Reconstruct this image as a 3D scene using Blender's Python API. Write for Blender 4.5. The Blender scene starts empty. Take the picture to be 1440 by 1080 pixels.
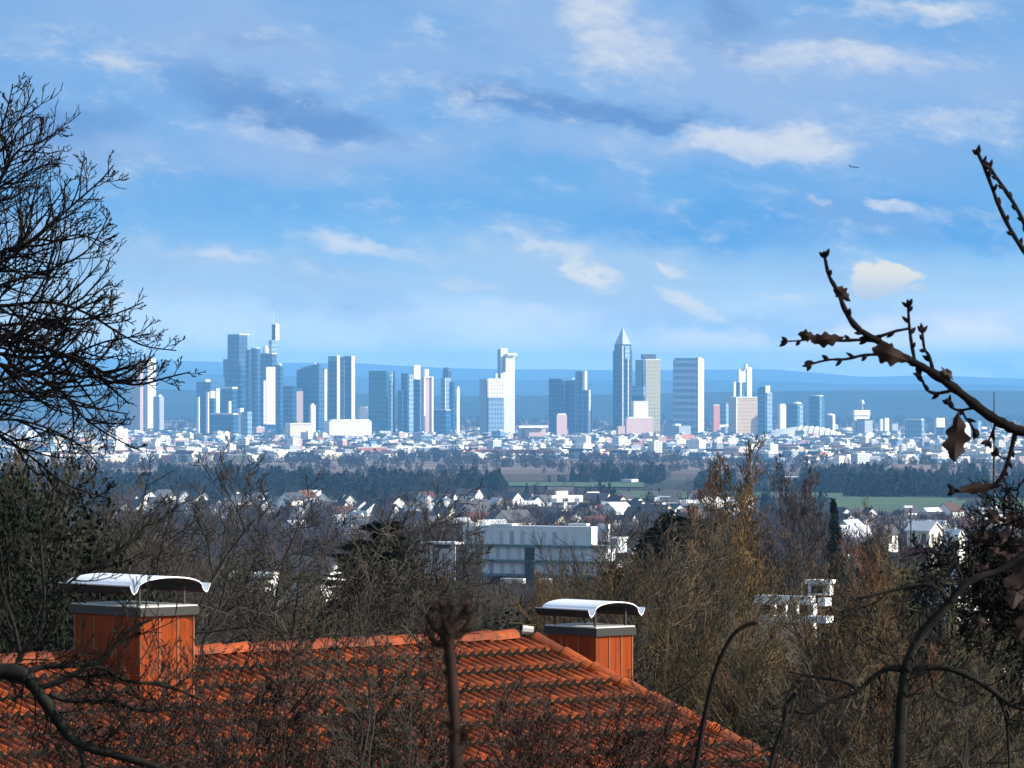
import bpy, math, random
import numpy as np
from mathutils import Vector, Matrix

# ------------------------------------------------------------------ camera, sky, sun
EYE = 160.0            # eye level above the plain (m)
FPX = 6935.0           # focal length in pixels of the 1440 px wide photograph
HOR = 520.0            # row of the eye level in the photograph
EXPO = 0.97
sc = bpy.context.scene
COL = sc.collection
cam_d = bpy.data.cameras.new("camera")
cam = bpy.data.objects.new("camera", cam_d)
COL.objects.link(cam)
cam.location = (0, 0, EYE)
cam.rotation_euler = (math.radians(90), 0, 0)
cam_d.sensor_width = 36
cam_d.lens = FPX * 36 / 1440
cam_d.shift_y = -(540 - HOR) / 1440
cam_d.clip_start = 0.5
cam_d.clip_end = 200000
cam_d.dof.use_dof = True
cam_d.dof.focus_distance = 600
cam_d.dof.aperture_fstop = 52
sc.camera = cam

SUN_EL, SUN_AZ = math.radians(27), math.radians(104)      # azimuth from the view axis towards the right
SUN = Vector((math.cos(SUN_EL) * math.sin(SUN_AZ), math.cos(SUN_EL) * math.cos(SUN_AZ), math.sin(SUN_EL)))
sun_d = bpy.data.lights.new("sun", "SUN")
sun_d.energy = 4.8
sun_d.angle = math.radians(0.5)
sun_d.color = (1.0, 0.93, 0.82)
sun = bpy.data.objects.new("sun", sun_d)
COL.objects.link(sun)
sun.rotation_euler = SUN.to_track_quat("Z", "Y").to_euler()
sun.location = (300, -100, 400)

sc.view_settings.view_transform = "Standard"
sc.view_settings.look = "None"
sc.view_settings.exposure = EXPO
sc.view_settings.gamma = 1.0
sc.cycles.max_bounces = 5
sc.cycles.diffuse_bounces = 2
sc.cycles.glossy_bounces = 2
sc.cycles.volume_bounces = 0
sc.cycles.use_denoising = True


def lin(r, g, b):
    f = lambda c: c / 12.92 if c <= 0.04045 else ((c + 0.055) / 1.055) ** 2.4
    k = 2.0 ** -EXPO        # sky colours as seen at this exposure
    return (f(r / 255) * k, f(g / 255) * k, f(b / 255) * k, 1)


class NT:
    """small helper round a node tree"""
    def __init__(s, tree):
        s.t, s.n, s.l = tree, tree.nodes, tree.links
        s.n.clear()

    def new(s, typ, **kw):
        n = s.n.new(typ)
        for k, v in kw.items():
            setattr(n, k, v)
        return n

    def put(s, sock, v):
        if isinstance(v, bpy.types.NodeSocket):
            s.l.new(v, sock)
        elif v is not None:
            sock.default_value = v

    def math(s, op, a, b=None, c=None, clamp=False):
        n = s.new("ShaderNodeMath", operation=op, use_clamp=clamp)
        for i, v in enumerate((a, b, c)):
            s.put(n.inputs[i], v)
        return n.outputs[0]

    def vmath(s, op, a, b=None):
        n = s.new("ShaderNodeVectorMath", operation=op)
        s.put(n.inputs[0], a)
        if b is not None:
            s.put(n.inputs[1], b)
        return n.outputs["Value"] if op in ("LENGTH", "DOT_PRODUCT") else n.outputs[0]

    def remap(s, v, a, b, c=0.0, d=1.0, smooth=True):
        n = s.new("ShaderNodeMapRange", interpolation_type="SMOOTHSTEP" if smooth else "LINEAR")
        for i, x in enumerate((v, a, b, c, d)):
            s.put(n.inputs[i], x)
        return n.outputs[0]

    def mix(s, f, a, b, blend="MIX"):
        n = s.new("ShaderNodeMix", data_type="RGBA", blend_type=blend)
        s.put(n.inputs[0], f)
        s.put(n.inputs[6], a)
        s.put(n.inputs[7], b)
        return n.outputs[2]

    def noise(s, vec, scale, detail=4, rough=0.5, dist=0.0):
        n = s.new("ShaderNodeTexNoise")
        s.put(n.inputs["Vector"], vec)
        s.put(n.inputs["Scale"], scale)
        s.put(n.inputs["Detail"], detail)
        s.put(n.inputs["Roughness"], rough)
        s.put(n.inputs["Distortion"], dist)
        return n.outputs[0], n.outputs[1]

    def mapping(s, vec, loc=(0, 0, 0), rot=0.0, scale=(1, 1, 1), typ="TEXTURE"):
        n = s.new("ShaderNodeMapping", vector_type=typ)
        s.put(n.inputs[0], vec)
        n.inputs[1].default_value = loc
        n.inputs[2].default_value = (0, 0, rot)
        n.inputs[3].default_value = scale
        return n.outputs[0]


world = bpy.data.worlds.new("World")
sc.world = world
world.use_nodes = True
w = NT(world.node_tree)
sky = w.new("ShaderNodeTexSky", sky_type="NISHITA", sun_disc=False, sun_elevation=SUN_EL, sun_rotation=SUN_AZ)
nish = w.vmath("SCALE", sky.outputs[0])
nish.node.inputs["Scale"].default_value = 0.13
tc = w.new("ShaderNodeTexCoord")
sep = w.new("ShaderNodeSeparateXYZ")
w.put(sep.inputs[0], tc.outputs["Generated"])
ys = w.math("MAXIMUM", sep.outputs[1], 0.05)
U = w.math("MULTIPLY", w.math("DIVIDE", sep.outputs[0], ys), FPX / 1000)      # bearing, kilo-units right of the view axis
V = w.math("MULTIPLY", w.math("DIVIDE", sep.outputs[2], ys), FPX / 1000)      # elevation
cmb = w.new("ShaderNodeCombineXYZ")
w.put(cmb.inputs[0], U)
w.put(cmb.inputs[1], V)
pos = cmb.outputs[0]
_, wc = w.noise(w.mapping(pos, scale=(1, 0.55, 1), typ="TEXTURE"), 6.5, 9, 0.62)
wv = w.vmath("SUBTRACT", wc, (0.5, 0.5, 0.5))
wv = w.vmath("MULTIPLY", wv, (0.2, 0.10, 0))
posw = w.vmath("ADD", pos, wv)
det, _ = w.noise(w.mapping(posw, scale=(1, 0.42, 1), rot=math.radians(-9)), 7.5, 10, 0.6)
det2, _ = w.noise(w.mapping(posw, scale=(1, 0.34, 1), rot=math.radians(-13)), 3.4, 10, 0.56)
det3, _ = w.noise(w.mapping(pos, scale=(1, 0.5, 1), loc=(3.3, 1.7, 0), rot=math.radians(-12)), 17, 9, 0.64)
det = w.math("ADD", w.math("MULTIPLY", det, 0.6), w.math("MULTIPLY", det3, 0.4))


def blobs(lst):
    tot = None
    for (x, y, rx, ry, ang, st) in lst:
        p = w.mapping(posw, loc=((x - 720) / 1000, (HOR - y) / 1000, 0), rot=math.radians(ang), scale=(rx / 1000, ry / 1000, 1))
        m = w.remap(w.vmath("LENGTH", p), 1.0, 0.1, 0.0, st)
        tot = m if tot is None else w.math("ADD", tot, m)
    return tot


ramp = w.new("ShaderNodeValToRGB")
w.put(ramp.inputs[0], w.math("DIVIDE", V, 0.6, clamp=True))
els = ramp.color_ramp.elements
glow = lambda c, k: (c[0] * k, c[1] * k, c[2] * k, 1)      # the low sky is brighter than the air in front of it lets through
stops = [(0.0, glow(lin(228, 226, 224), 1.5)), (0.10, glow(lin(206, 220, 230), 1.25)), (0.2, glow(lin(170, 206, 234), 1.05)), (0.30, lin(130, 187, 235)), (0.38, lin(112, 175, 231)),
         (0.5, lin(110, 170, 228)), (0.65, lin(118, 172, 228)), (1.0, lin(124, 172, 225))]
els[0].position, els[0].color = stops[0]
els[1].position, els[1].color = stops[-1]
for p_, c_ in stops[1:-1]:
    e_ = els.new(p_)
    e_.color = c_
skyc = ramp.outputs[0]


def layer(col, bl, colour, gain=1.0, noise=det, k=1.1, lo=0.12, hi=0.95, top=0.9):
    s_ = w.math("ADD", w.math("MULTIPLY", bl, gain), w.math("MULTIPLY", w.math("SUBTRACT", noise, 0.5), k))
    s_ = w.math("MULTIPLY", w.remap(s_, lo, hi), top)
    return w.mix(s_, col, colour)


# deep clear blue lane
skyc = layer(skyc, blobs([(1050, 315, 560, 75, 0, 1.1), (1330, 300, 300, 80, 0, 0.7), (640, 270, 330, 70, 4, 0.25), (1100, 245, 240, 25, 0, .5)]), lin(84, 158, 225), k=1.2, lo=0.1, hi=1.2, top=0.85)
# lavender cloud deck high up and veils
skyc = layer(skyc, blobs([(300, 60, 560, 150, -8, 0.6), (860, 60, 460, 140, -12, 0.85), (1250, 120, 460, 120, 0, 0.75), (350, 205, 460, 60, -2, 0.8),
                          (900, 205, 560, 44, -3, .7), (80, 330, 260, 60, 0, .35)]), lin(156, 187, 229), noise=det2, k=2.9, lo=-0.3, hi=1.15, top=0.95)
# darker blue-grey undersides
skyc = layer(skyc, blobs([(790, 150, 330, 40, -6, 1.0), (350, 140, 270, 48, -12, .8), (120, 165, 190, 40, 0, .55), (480, 175, 190, 28, -6, .5), (1010, 30, 140, 70, -40, .5),
                          (630, 40, 150, 50, -20, .4), (920, 165, 180, 18, 0, .5)]), lin(96, 142, 203), noise=det2, k=2.4, lo=0.02, hi=1.05, top=0.82)
# pale low band and pinkish horizon
skyc = layer(skyc, blobs([(820, 370, 360, 75, -5, .95), (260, 358, 270, 46, -3, .8), (1180, 470, 500, 66, 0, .95), (400, 405, 340, 32, 0, .6), (1260, 390, 360, 46, 0, .35),
                          (900, 440, 360, 46, -8, .7), (620, 405, 180, 26, 0, .5)]), lin(176, 203, 231), k=2.8, lo=-0.1, hi=1.1, top=0.9)
skyc = layer(skyc, blobs([(1120, 492, 460, 44, 0, 1.0), (1330, 470, 280, 48, 0, .6), (760, 450, 300, 34, 0, .35)]), glow(lin(236, 224, 222), 1.35), k=1.4, lo=0.05, hi=1.0, top=0.9)
# bright cloud tops
skyc = layer(skyc, blobs([(1070, 196, 250, 44, -2, 1.0), (1360, 165, 120, 48, -10, .6), (1180, 80, 230, 42, -4, .7), (860, 45, 170, 80, -40, .75), (175, 98, 110, 40, -28, .7),
                          (620, 130, 140, 46, -30, .55), (488, 340, 120, 30, -9, .95), (330, 356, 80, 20, -4, .6), (240, 345, 120, 24, -3, .5), (650, 402, 110, 18, -3, .7), (1285, 18, 190, 24, -4, .7),
                          (1150, 285, 30, 14, -25, .7), (1240, 290, 66, 18, -18, .7), (950, 280, 70, 18, 0, .45), (190, 410, 90, 16, 0, .5), (450, 436, 40, 12, 0, .5), (760, 345, 150, 24, -8, .8), (400, 190, 220, 30, -6, .4)]),
             lin(222, 226, 234), k=3.0, lo=0.02, hi=1.2, top=0.9)
# warm sunlit cumulus
skyc = layer(skyc, blobs([(822, 385, 84, 38, -30, .95), (968, 430, 105, 28, -17, 1.0), (1110, 425, 90, 22, -10, .6), (930, 380, 56, 26, -30, .5)]),
             lin(244, 238, 224), k=2.8, lo=0.3, hi=1.2, top=0.92)
skyc = layer(skyc, blobs([(1240, 400, 84, 42, -4, 1.3), (1205, 400, 50, 26, 0, .5), (1262, 396, 50, 36, 0, .6)]), w.mix(w.remap(V, 0.10, 0.145), lin(206, 208, 214), lin(247, 238, 216)), k=1.15, lo=0.38, hi=1.0, top=0.95)
inview = w.math("MULTIPLY", w.remap(sep.outputs[1], 0.55, 0.9), w.remap(sep.outputs[2], 0.32, 0.13))
final = w.mix(inview, nish, skyc)
bg = w.new("ShaderNodeBackground")
w.put(bg.inputs[0], final)
bg.inputs[1].default_value = 1.0
wo = w.new("ShaderNodeOutputWorld")
w.l.new(bg.outputs[0], wo.inputs[0])

# ------------------------------------------------------------------ helpers
rnd = random.Random(7)
nrng = np.random.default_rng(11)


def P(px, py, d):
    return Vector(((px - 720) / FPX * d, d, EYE + (HOR - py) / FPX * d))


PROF_D = [-400, 0, 50, 100, 200, 300, 500, 700, 1000, 1500, 2000, 2500, 3000, 3600, 4500, 5500, 7000, 9000, 11500, 14000, 20000, 60000, 100000]
PROF_Z = [-1, -4, -11, -14.5, -20, -24.5, -32, -39, -47, -58, -66, -74, -80.5, -88, -97, -108, -126, -146, -157, -158, -160, -160, -160]


def ground(x, d):
    return EYE + float(np.interp(d, PROF_D, PROF_Z)) + 1.1 * math.sin(x * 0.011 + d * 0.004) * min(1, max(0, d) / 600) * (1 if d < 7000 else 0.2)


def tag(o, label=None, cat=None, group=None, kind=None):
    for k, v in (("label", label), ("category", cat), ("group", group), ("kind", kind)):
        if v:
            o[k] = v
    return o


def empty(name, loc, label=None, cat=None, group=None, rz=0.0):
    o = bpy.data.objects.new(name, None)
    o.empty_display_size = 0.5
    o.location = loc
    o.rotation_euler = (0, 0, rz)
    COL.objects.link(o)
    return tag(o, label, cat, group)


class MB:
    """collects vertices and faces; build() links them as one mesh object"""
    def __init__(s, origin=(0, 0, 0)):
        s.v, s.f, s.uv, s.o = [], [], [], Vector(origin)

    def face(s, pts, uvs=None):
        i = len(s.v)
        s.v += [tuple(Vector(p) - s.o) for p in pts]
        s.f.append(tuple(range(i, i + len(pts))))
        s.uv += uvs if uvs else [(0.0, 0.0)] * len(pts)

    def prism(s, poly, z0, z1, bottom=False, top=True):
        """poly: xy points anticlockwise from above; z1 a number or one per corner"""
        n = len(poly)
        zt = list(z1) if hasattr(z1, "__len__") else [z1] * n
        zb = list(z0) if hasattr(z0, "__len__") else [z0] * n
        a = 0.0
        for i in range(n):
            j = (i + 1) % n
            L = math.hypot(poly[j][0] - poly[i][0], poly[j][1] - poly[i][1])
            s.face([(*poly[i], zb[i]), (*poly[j], zb[j]), (*poly[j], zt[j]), (*poly[i], zt[i])],
                   [(a, 0), (a + L, 0), (a + L, zt[j] - zb[j]), (a, zt[i] - zb[i])])
            a += L
        if top:
            s.face([(*poly[i], zt[i]) for i in range(n)])
        if bottom:
            s.face([(*poly[i], zb[i]) for i in reversed(range(n))])
        return s

    def box(s, c, sx, sy, z0, z1, rz=0.0, bottom=True):
        ca, sa = math.cos(rz), math.sin(rz)
        poly = [(c[0] + x * ca - y * sa, c[1] + x * sa + y * ca) for x, y in ((-sx / 2, -sy / 2), (sx / 2, -sy / 2), (sx / 2, sy / 2), (-sx / 2, sy / 2))]
        return s.prism(poly, z0, z1, bottom)

    def tube(s, pts, rad, sides=5, cap=True):
        pts = [Vector(p) for p in pts]
        n = len(pts)
        base = len(s.v)
        ref = Vector((0.31, 0.42, 0.85))
        for i, p in enumerate(pts):
            t = (pts[min(i + 1, n - 1)] - pts[max(i - 1, 0)])
            if t.length < 1e-9:
                t = Vector((0, 0, 1))
            t.normalize()
            a = t.cross(ref)
            if a.length < 0.05:
                a = t.cross(Vector((1, 0, 0)))
            a.normalize()
            b = t.cross(a)
            r = rad[i] if hasattr(rad, "__len__") else rad
            for k in range(sides):
                an = 2 * math.pi * k / sides
                s.v.append(tuple(p + a * (r * math.cos(an)) + b * (r * math.sin(an)) - s.o))
        for i in range(n - 1):
            for k in range(sides):
                k2 = (k + 1) % sides
                s.f.append((base + i * sides + k, base + i * sides + k2, base + (i + 1) * sides + k2, base + (i + 1) * sides + k))
                s.uv += [(0, 0)] * 4
        if cap and sides > 2:
            s.f.append(tuple(base + k for k in reversed(range(sides))))
            s.f.append(tuple(base + (n - 1) * sides + k for k in range(sides)))
            s.uv += [(0, 0)] * (2 * sides)
        return s

    def mesh(s, name, mat, smooth=False):
        me = bpy.data.meshes.new(name)
        me.from_pydata(s.v, [], s.f)
        if any(u != (0.0, 0.0) and u != (0, 0) for u in s.uv):
            l = me.uv_layers.new(name="UVMap")
            l.data.foreach_set("uv", np.array(s.uv, dtype=np.float32).ravel())
        if mat:
            me.materials.append(mat)
        if smooth:
            me.polygons.foreach_set("use_smooth", [True] * len(me.polygons))
        me.update()
        return me

    def build(s, name, mat, parent=None, smooth=False):
        o = bpy.data.objects.new(name, s.mesh(name, mat, smooth))
        COL.objects.link(o)
        if parent:
            o.parent = parent
        else:
            o.location = s.o
        return o


def copy_tree(o, parent=None):
    c = o.copy()
    COL.objects.link(c)
    if parent:
        c.parent = parent
    for ch in list(o.children):
        copy_tree(ch, c)
    return c


# ------------------------------------------------------------------ materials
def mat_base(name, rough=0.8, metallic=0.0, spec=0.3):
    m = bpy.data.materials.new(name)
    m.use_nodes = True
    t = NT(m.node_tree)
    b = t.new("ShaderNodeBsdfPrincipled")
    b.inputs["Roughness"].default_value = rough
    b.inputs["Metallic"].default_value = metallic
    b.inputs["Specular IOR Level"].default_value = spec
    o = t.new("ShaderNodeOutputMaterial")
    t.l.new(b.outputs[0], o.inputs[0])
    return m, t, b


def surface(name, c1, c2=None, scale=1.0, rough=0.8, metallic=0.0, spec=0.3, vary=0.0, bump=0.0, detail=6):
    """plain surface mottled between two colours, and varied from object to object"""
    m, t, b = mat_base(name, rough, metallic, spec)
    tcn = t.new("ShaderNodeTexCoord")
    c2 = c2 or tuple(x * 0.75 for x in c1)
    n, _ = t.noise(tcn.outputs["Object"], scale, detail, 0.6)
    col = t.mix(t.remap(n, 0.35, 0.65), (*c1[:3], 1), (*c2[:3], 1))
    if vary:
        oi = t.new("ShaderNodeObjectInfo")
        hsv = t.new("ShaderNodeHueSaturation")
        t.put(hsv.inputs["Value"], t.remap(oi.outputs["Random"], 0, 1, 1 - vary, 1 + vary, False))
        t.put(hsv.inputs["Hue"], t.remap(t.math("FRACT", t.math("MULTIPLY", oi.outputs["Random"], 7.31)), 0, 1, 0.5 - vary * 0.07, 0.5 + vary * 0.07, False))
        t.put(hsv.inputs["Color"], col)
        col = hsv.outputs[0]
    t.put(b.inputs["Base Color"], col)
    if bump:
        bn = t.new("ShaderNodeBump")
        bn.inputs["Strength"].default_value = bump
        t.put(bn.inputs["Height"], n)
        t.l.new(bn.outputs[0], b.inputs["Normal"])
    return m


def facade(name, wall, glass, bay=3.0, floor=3.6, fw=0.6, fh=0.55, grough=0.15, wrough=0.7, vary=0.12, streak=0.25):
    """wall with rows of window openings laid out in metres along each face"""
    m, t, b = mat_base(name)
    uv = t.new("ShaderNodeUVMap")
    sp = t.new("ShaderNodeSeparateXYZ")
    t.put(sp.inputs[0], uv.outputs[0])
    fx = t.math("FRACT", t.math("DIVIDE", sp.outputs[0], bay))
    fy = t.math("FRACT", t.math("DIVIDE", sp.outputs[1], floor))
    win = t.math("MULTIPLY", t.math("LESS_THAN", fx, fw), t.math("LESS_THAN", fy, fh))
    win = t.math("MULTIPLY", win, t.math("GREATER_THAN", sp.outputs[1], 0.01))
    cell, cc = t.noise(t.mapping(uv.outputs[0], scale=(bay * 3, floor * 4, 1)), 1.0, 3, 0.6)
    oi = t.new("ShaderNodeObjectInfo")
    var = t.remap(oi.outputs["Random"], 0, 1, 1 - vary, 1 + vary, False)
    wcol = t.mix(t.remap(cell, 0.3, 0.7, 0, streak), (*wall[:3], 1), (*[x * 0.55 for x in wall[:3]], 1))
    gcol = t.mix(t.remap(cell, 0.25, 0.75), (*[x * 0.6 for x in glass[:3]], 1), (*[x * 1.5 for x in glass[:3]], 1))
    col = t.mix(win, wcol, gcol)
    hsv = t.new("ShaderNodeHueSaturation")
    t.put(hsv.inputs["Value"], var)
    t.put(hsv.inputs["Color"], col)
    t.put(b.inputs["Base Color"], hsv.outputs[0])
    t.put(b.inputs["Roughness"], t.remap(win, 0, 1, wrough, grough, False))
    b.inputs["Specular IOR Level"].default_value = 0.5
    return m


F = {
    "white": facade("white_facade", (0.64, 0.61, 0.56), (0.10, 0.13, 0.18), 6.0, 4.5, 0.45, 0.42),
    "bright": facade("bright_facade", (0.70, 0.67, 0.62), (0.3, 0.33, 0.36), 7, 8.0, 0.35, 0.3, 0.4),
    "cream": facade("cream_facade", (0.56, 0.49, 0.35), (0.14, 0.13, 0.12), 4.0, 3.4, 0.4, 0.4),
    "grey": facade("grey_facade", (0.28, 0.29, 0.32), (0.10, 0.14, 0.2), 3.5, 3.6, 0.55, 0.5),
    "pale": facade("pale_facade", (0.34, 0.36, 0.40), (0.1, 0.14, 0.2), 3.5, 3.6, 0.5, 0.5),
    "tan": facade("tan_facade", (0.42, 0.30, 0.18), (0.24, 0.17, 0.11), 7.0, 8.4, 0.5, 0.45, 0.4),
    "olive": facade("olive_facade", (0.30, 0.27, 0.16), (0.18, 0.16, 0.1), 7.5, 9.0, 0.6, 0.5, 0.4),
    "pink": facade("pink_facade", (0.42, 0.29, 0.26), (0.26, 0.18, 0.17), 4.0, 3.8, 0.45, 0.45, 0.4),
    "red": facade("red_facade", (0.46, 0.17, 0.1), (0.3, 0.14, 0.12), 4.0, 4.0, 0.4, 0.45, 0.4),
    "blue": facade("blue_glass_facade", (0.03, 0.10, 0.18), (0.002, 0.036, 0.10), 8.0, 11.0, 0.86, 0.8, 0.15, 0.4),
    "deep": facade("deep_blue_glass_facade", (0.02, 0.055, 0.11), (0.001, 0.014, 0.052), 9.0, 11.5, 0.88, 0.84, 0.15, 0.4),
    "teal": facade("teal_glass_facade", (0.03, 0.14, 0.17), (0.002, 0.06, 0.095), 8.5, 11.0, 0.86, 0.8, 0.15, 0.4),
    "light": facade("light_glass_facade", (0.2, 0.28, 0.36), (0.07, 0.15, 0.25), 7.0, 10.5, 0.7, 0.65, 0.2, 0.5),
    "banded": facade("banded_metal_facade", (0.36, 0.4, 0.46), (0.10, 0.16, 0.25), 60, 15.0, 0.98, 0.55, 0.2, 0.4),
    "lattice": facade("lattice_facade", (0.84, 0.83, 0.8), (0.3, 0.33, 0.36), 7.0, 8.5, 0.55, 0.55, 0.5),
}
M = {
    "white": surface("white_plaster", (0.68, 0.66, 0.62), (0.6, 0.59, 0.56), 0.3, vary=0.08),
    "trim": surface("pale_concrete", (0.62, 0.64, 0.66), (0.5, 0.52, 0.55), 0.2, vary=0.1),
    "dark": surface("dark_metal", (0.035, 0.04, 0.05), (0.02, 0.025, 0.03), 0.5, 0.5),
    "mast": surface("pale_mast_metal", (0.6, 0.63, 0.66), None, 0.2, 0.5),
    "plum": surface("plum_dark_metal", (0.06, 0.025, 0.045), None, 0.2, 0.5),
    "flat_roof": surface("gravel_flat_roof", (0.42, 0.42, 0.42), (0.3, 0.3, 0.32), 0.2, vary=0.2),
    "roof_grey": surface("slate_roof", (0.06, 0.06, 0.066), (0.04, 0.04, 0.048), 0.4, vary=0.3),
    "roof_red": surface("clay_roof", (0.10, 0.038, 0.028), (0.065, 0.03, 0.025), 0.4, vary=0.3),
    "roof_pale": surface("pale_sheet_roof", (0.5, 0.52, 0.54), (0.42, 0.44, 0.46), 0.2, vary=0.1),
    "window": surface("house_window_glass", (0.05, 0.065, 0.08), None, 0.3, 0.15, spec=0.6),
    "house_white": surface("house_white_render", (0.72, 0.71, 0.68), (0.64, 0.63, 0.6), 0.4, vary=0.1),
    "house_cream": surface("house_cream_render", (0.62, 0.56, 0.45), (0.55, 0.5, 0.4), 0.4, vary=0.12),
    "house_grey": surface("house_grey_render", (0.48, 0.48, 0.48), (0.42, 0.42, 0.43), 0.4, vary=0.15),
}

# ------------------------------------------------------------------ terrain
def height_sheet(name, ds, xfun, nx, hfun, mat, kind="structure"):
    vs, fs = [], []
    for d in ds:
        x0, x1 = xfun(d)
        for i in range(nx + 1):
            x = x0 + (x1 - x0) * i / nx
            vs.append((x, d, hfun(x, d)))
    n = nx + 1
    for r in range(len(ds) - 1):
        for i in range(nx):
            fs.append((r * n + i, r * n + i + 1, (r + 1) * n + i + 1, (r + 1) * n + i))
    me = bpy.data.meshes.new(name)
    me.from_pydata(vs, [], fs)
    me.materials.append(mat)
    me.polygons.foreach_set("use_smooth", [True] * len(me.polygons))
    o = bpy.data.objects.new(name, me)
    COL.objects.link(o)
    o["kind"] = kind
    return o


def ground_material():
    m, t, b = mat_base("winter_ground", 0.95, spec=0.1)
    g = t.new("ShaderNodeNewGeometry")
    n1, _ = t.noise(g.outputs["Position"], 0.004, 6, 0.6)
    n2, _ = t.noise(t.mapping(g.outputs["Position"], scale=(700, 160, 50)), 1.0, 5, 0.6)
    n3, _ = t.noise(g.outputs["Position"], 1.3, 6, 0.7)
    sp = t.new("ShaderNodeSeparateXYZ")
    t.put(sp.inputs[0], g.outputs["Position"])
    near = t.mix(t.remap(n3, 0.35, 0.65), (0.022, 0.017, 0.012, 1), (0.045, 0.034, 0.022, 1))
    near = t.mix(t.remap(n1, 0.5, 0.65), near, (0.022, 0.028, 0.014, 1))
    plain = t.mix(t.remap(n2, 0.4, 0.6), (0.19, 0.135, 0.105, 1), (0.075, 0.058, 0.05, 1))
    plain = t.mix(t.remap(n1, 0.52, 0.66), plain, (0.22, 0.19, 0.16, 1))
    col = t.mix(t.remap(sp.outputs[1], 3800, 5200), near, plain)
    t.put(b.inputs["Base Color"], col)
    return m


ds = [-300, -100, -30, 0, 20, 40, 60, 80, 100, 130, 160, 200, 250, 300, 360, 430, 500, 600, 700, 850, 1000, 1200, 1400, 1600, 1800, 2000, 2250, 2500, 2750, 3000, 3300, 3600, 4000, 4500,
      5000, 5500, 6200, 7000, 8000, 9000, 10000, 11500, 13000, 14000, 17000, 20000, 26000, 35000, 46000]
terrain = height_sheet("ground", ds, lambda d: (-(300 + abs(d) * 0.22), 300 + abs(d) * 0.22), 80, ground, ground_material())

M["field"] = surface("green_field", (0.055, 0.10, 0.028), (0.04, 0.066, 0.024), 0.012)
M["far_wood"] = surface("forested_hillside", (0.035, 0.05, 0.045), (0.02, 0.03, 0.032), 0.0025, 0.95, spec=0.05)
M["far_hill"] = surface("distant_hillside", (0.045, 0.06, 0.055), (0.03, 0.04, 0.04), 0.0012, 0.95, spec=0.05)


def field(px0, px1, d0, d1):
    n = 10
    dd = [d0 + (d1 - d0) * i / n for i in range(n + 1)]
    return height_sheet("green_field", dd, lambda d: ((px0 - 720) / FPX * d, (px1 - 720) / FPX * d), 16, lambda x, d: ground(x, d) + 0.9, M["field"])


FIELDS = [(1172, 1345, 2560, 3120), (1285, 1470, 2500, 2960), (865, 1185, 3050, 3420), (715, 905, 3720, 4080)]
for f_ in FIELDS:
    field(*f_)


def ridge(x, seed, sc_):
    return sum(math.sin(x / (sc_ / f) + seed * f * 1.7) / f for f in (1, 2.1, 4.3, 8.7))


def crest_far(px):
    return float(np.interp(px, [-400, 150, 230, 330, 500, 640, 800, 1000, 1100, 1200, 1300, 1440, 1900], [506, 503, 505, 508, 511, 516, 518, 520, 521, 529, 526, 531, 536]))


def crest_near(px):
    return float(np.interp(px, [-400, 150, 300, 500, 640, 800, 1000, 1200, 1440, 1900], [545, 545, 548, 552, 556, 556, 553, 551, 552, 553]))


def hill(name, dc, half, crest, rough, mat):
    n = 14
    dd = [dc - half + 2 * half * i / n for i in range(n + 1)]

    def h(x, d):
        px = 720 + x / dc * FPX
        top = (HOR - crest(px)) / FPX * dc + rough * ridge(x, dc, half * 0.5)
        k = math.cos((d - dc) / half * math.pi / 2)
        return EYE - 162 + (162 + top) * max(0, k) ** 1.4 + rough * 0.6 * ridge(x * 1.7 + d, 3, 900) * k
    height_sheet(name, dd, lambda d: (-0.2 * dc, 0.2 * dc), 220, h, mat)


hill("wooded_hills", 17800, 2300, crest_near, 4, M["far_wood"])
hill("wooded_hills", 29000, 3500, lambda p: 0.55 * crest_near(p) + 0.45 * crest_far(p) - 2, 6, M["far_wood"])
hill("far_hills", 38500, 5000, crest_far, 9, M["far_hill"])

# ------------------------------------------------------------------ the towers of the city
PHI = math.radians(37)


def footprint(xl, xc, xr, d, phi, push=0.0):
    a = max((xc - xl) / FPX * d / math.cos(phi), 0.1)
    b = max((xr - xc) / FPX * d / math.sin(phi), 0.1)
    c = P(xc, HOR, d)
    c = Vector((c.x, c.y + push))
    l = Vector((-math.cos(phi), math.sin(phi))) * a
    r = Vector((math.sin(phi), math.cos(phi))) * b
    return [tuple(c), tuple(c + r), tuple(c + l + r), tuple(c + l)]


def zpx(y, d):
    return EYE + (HOR - y) / FPX * d


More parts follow.
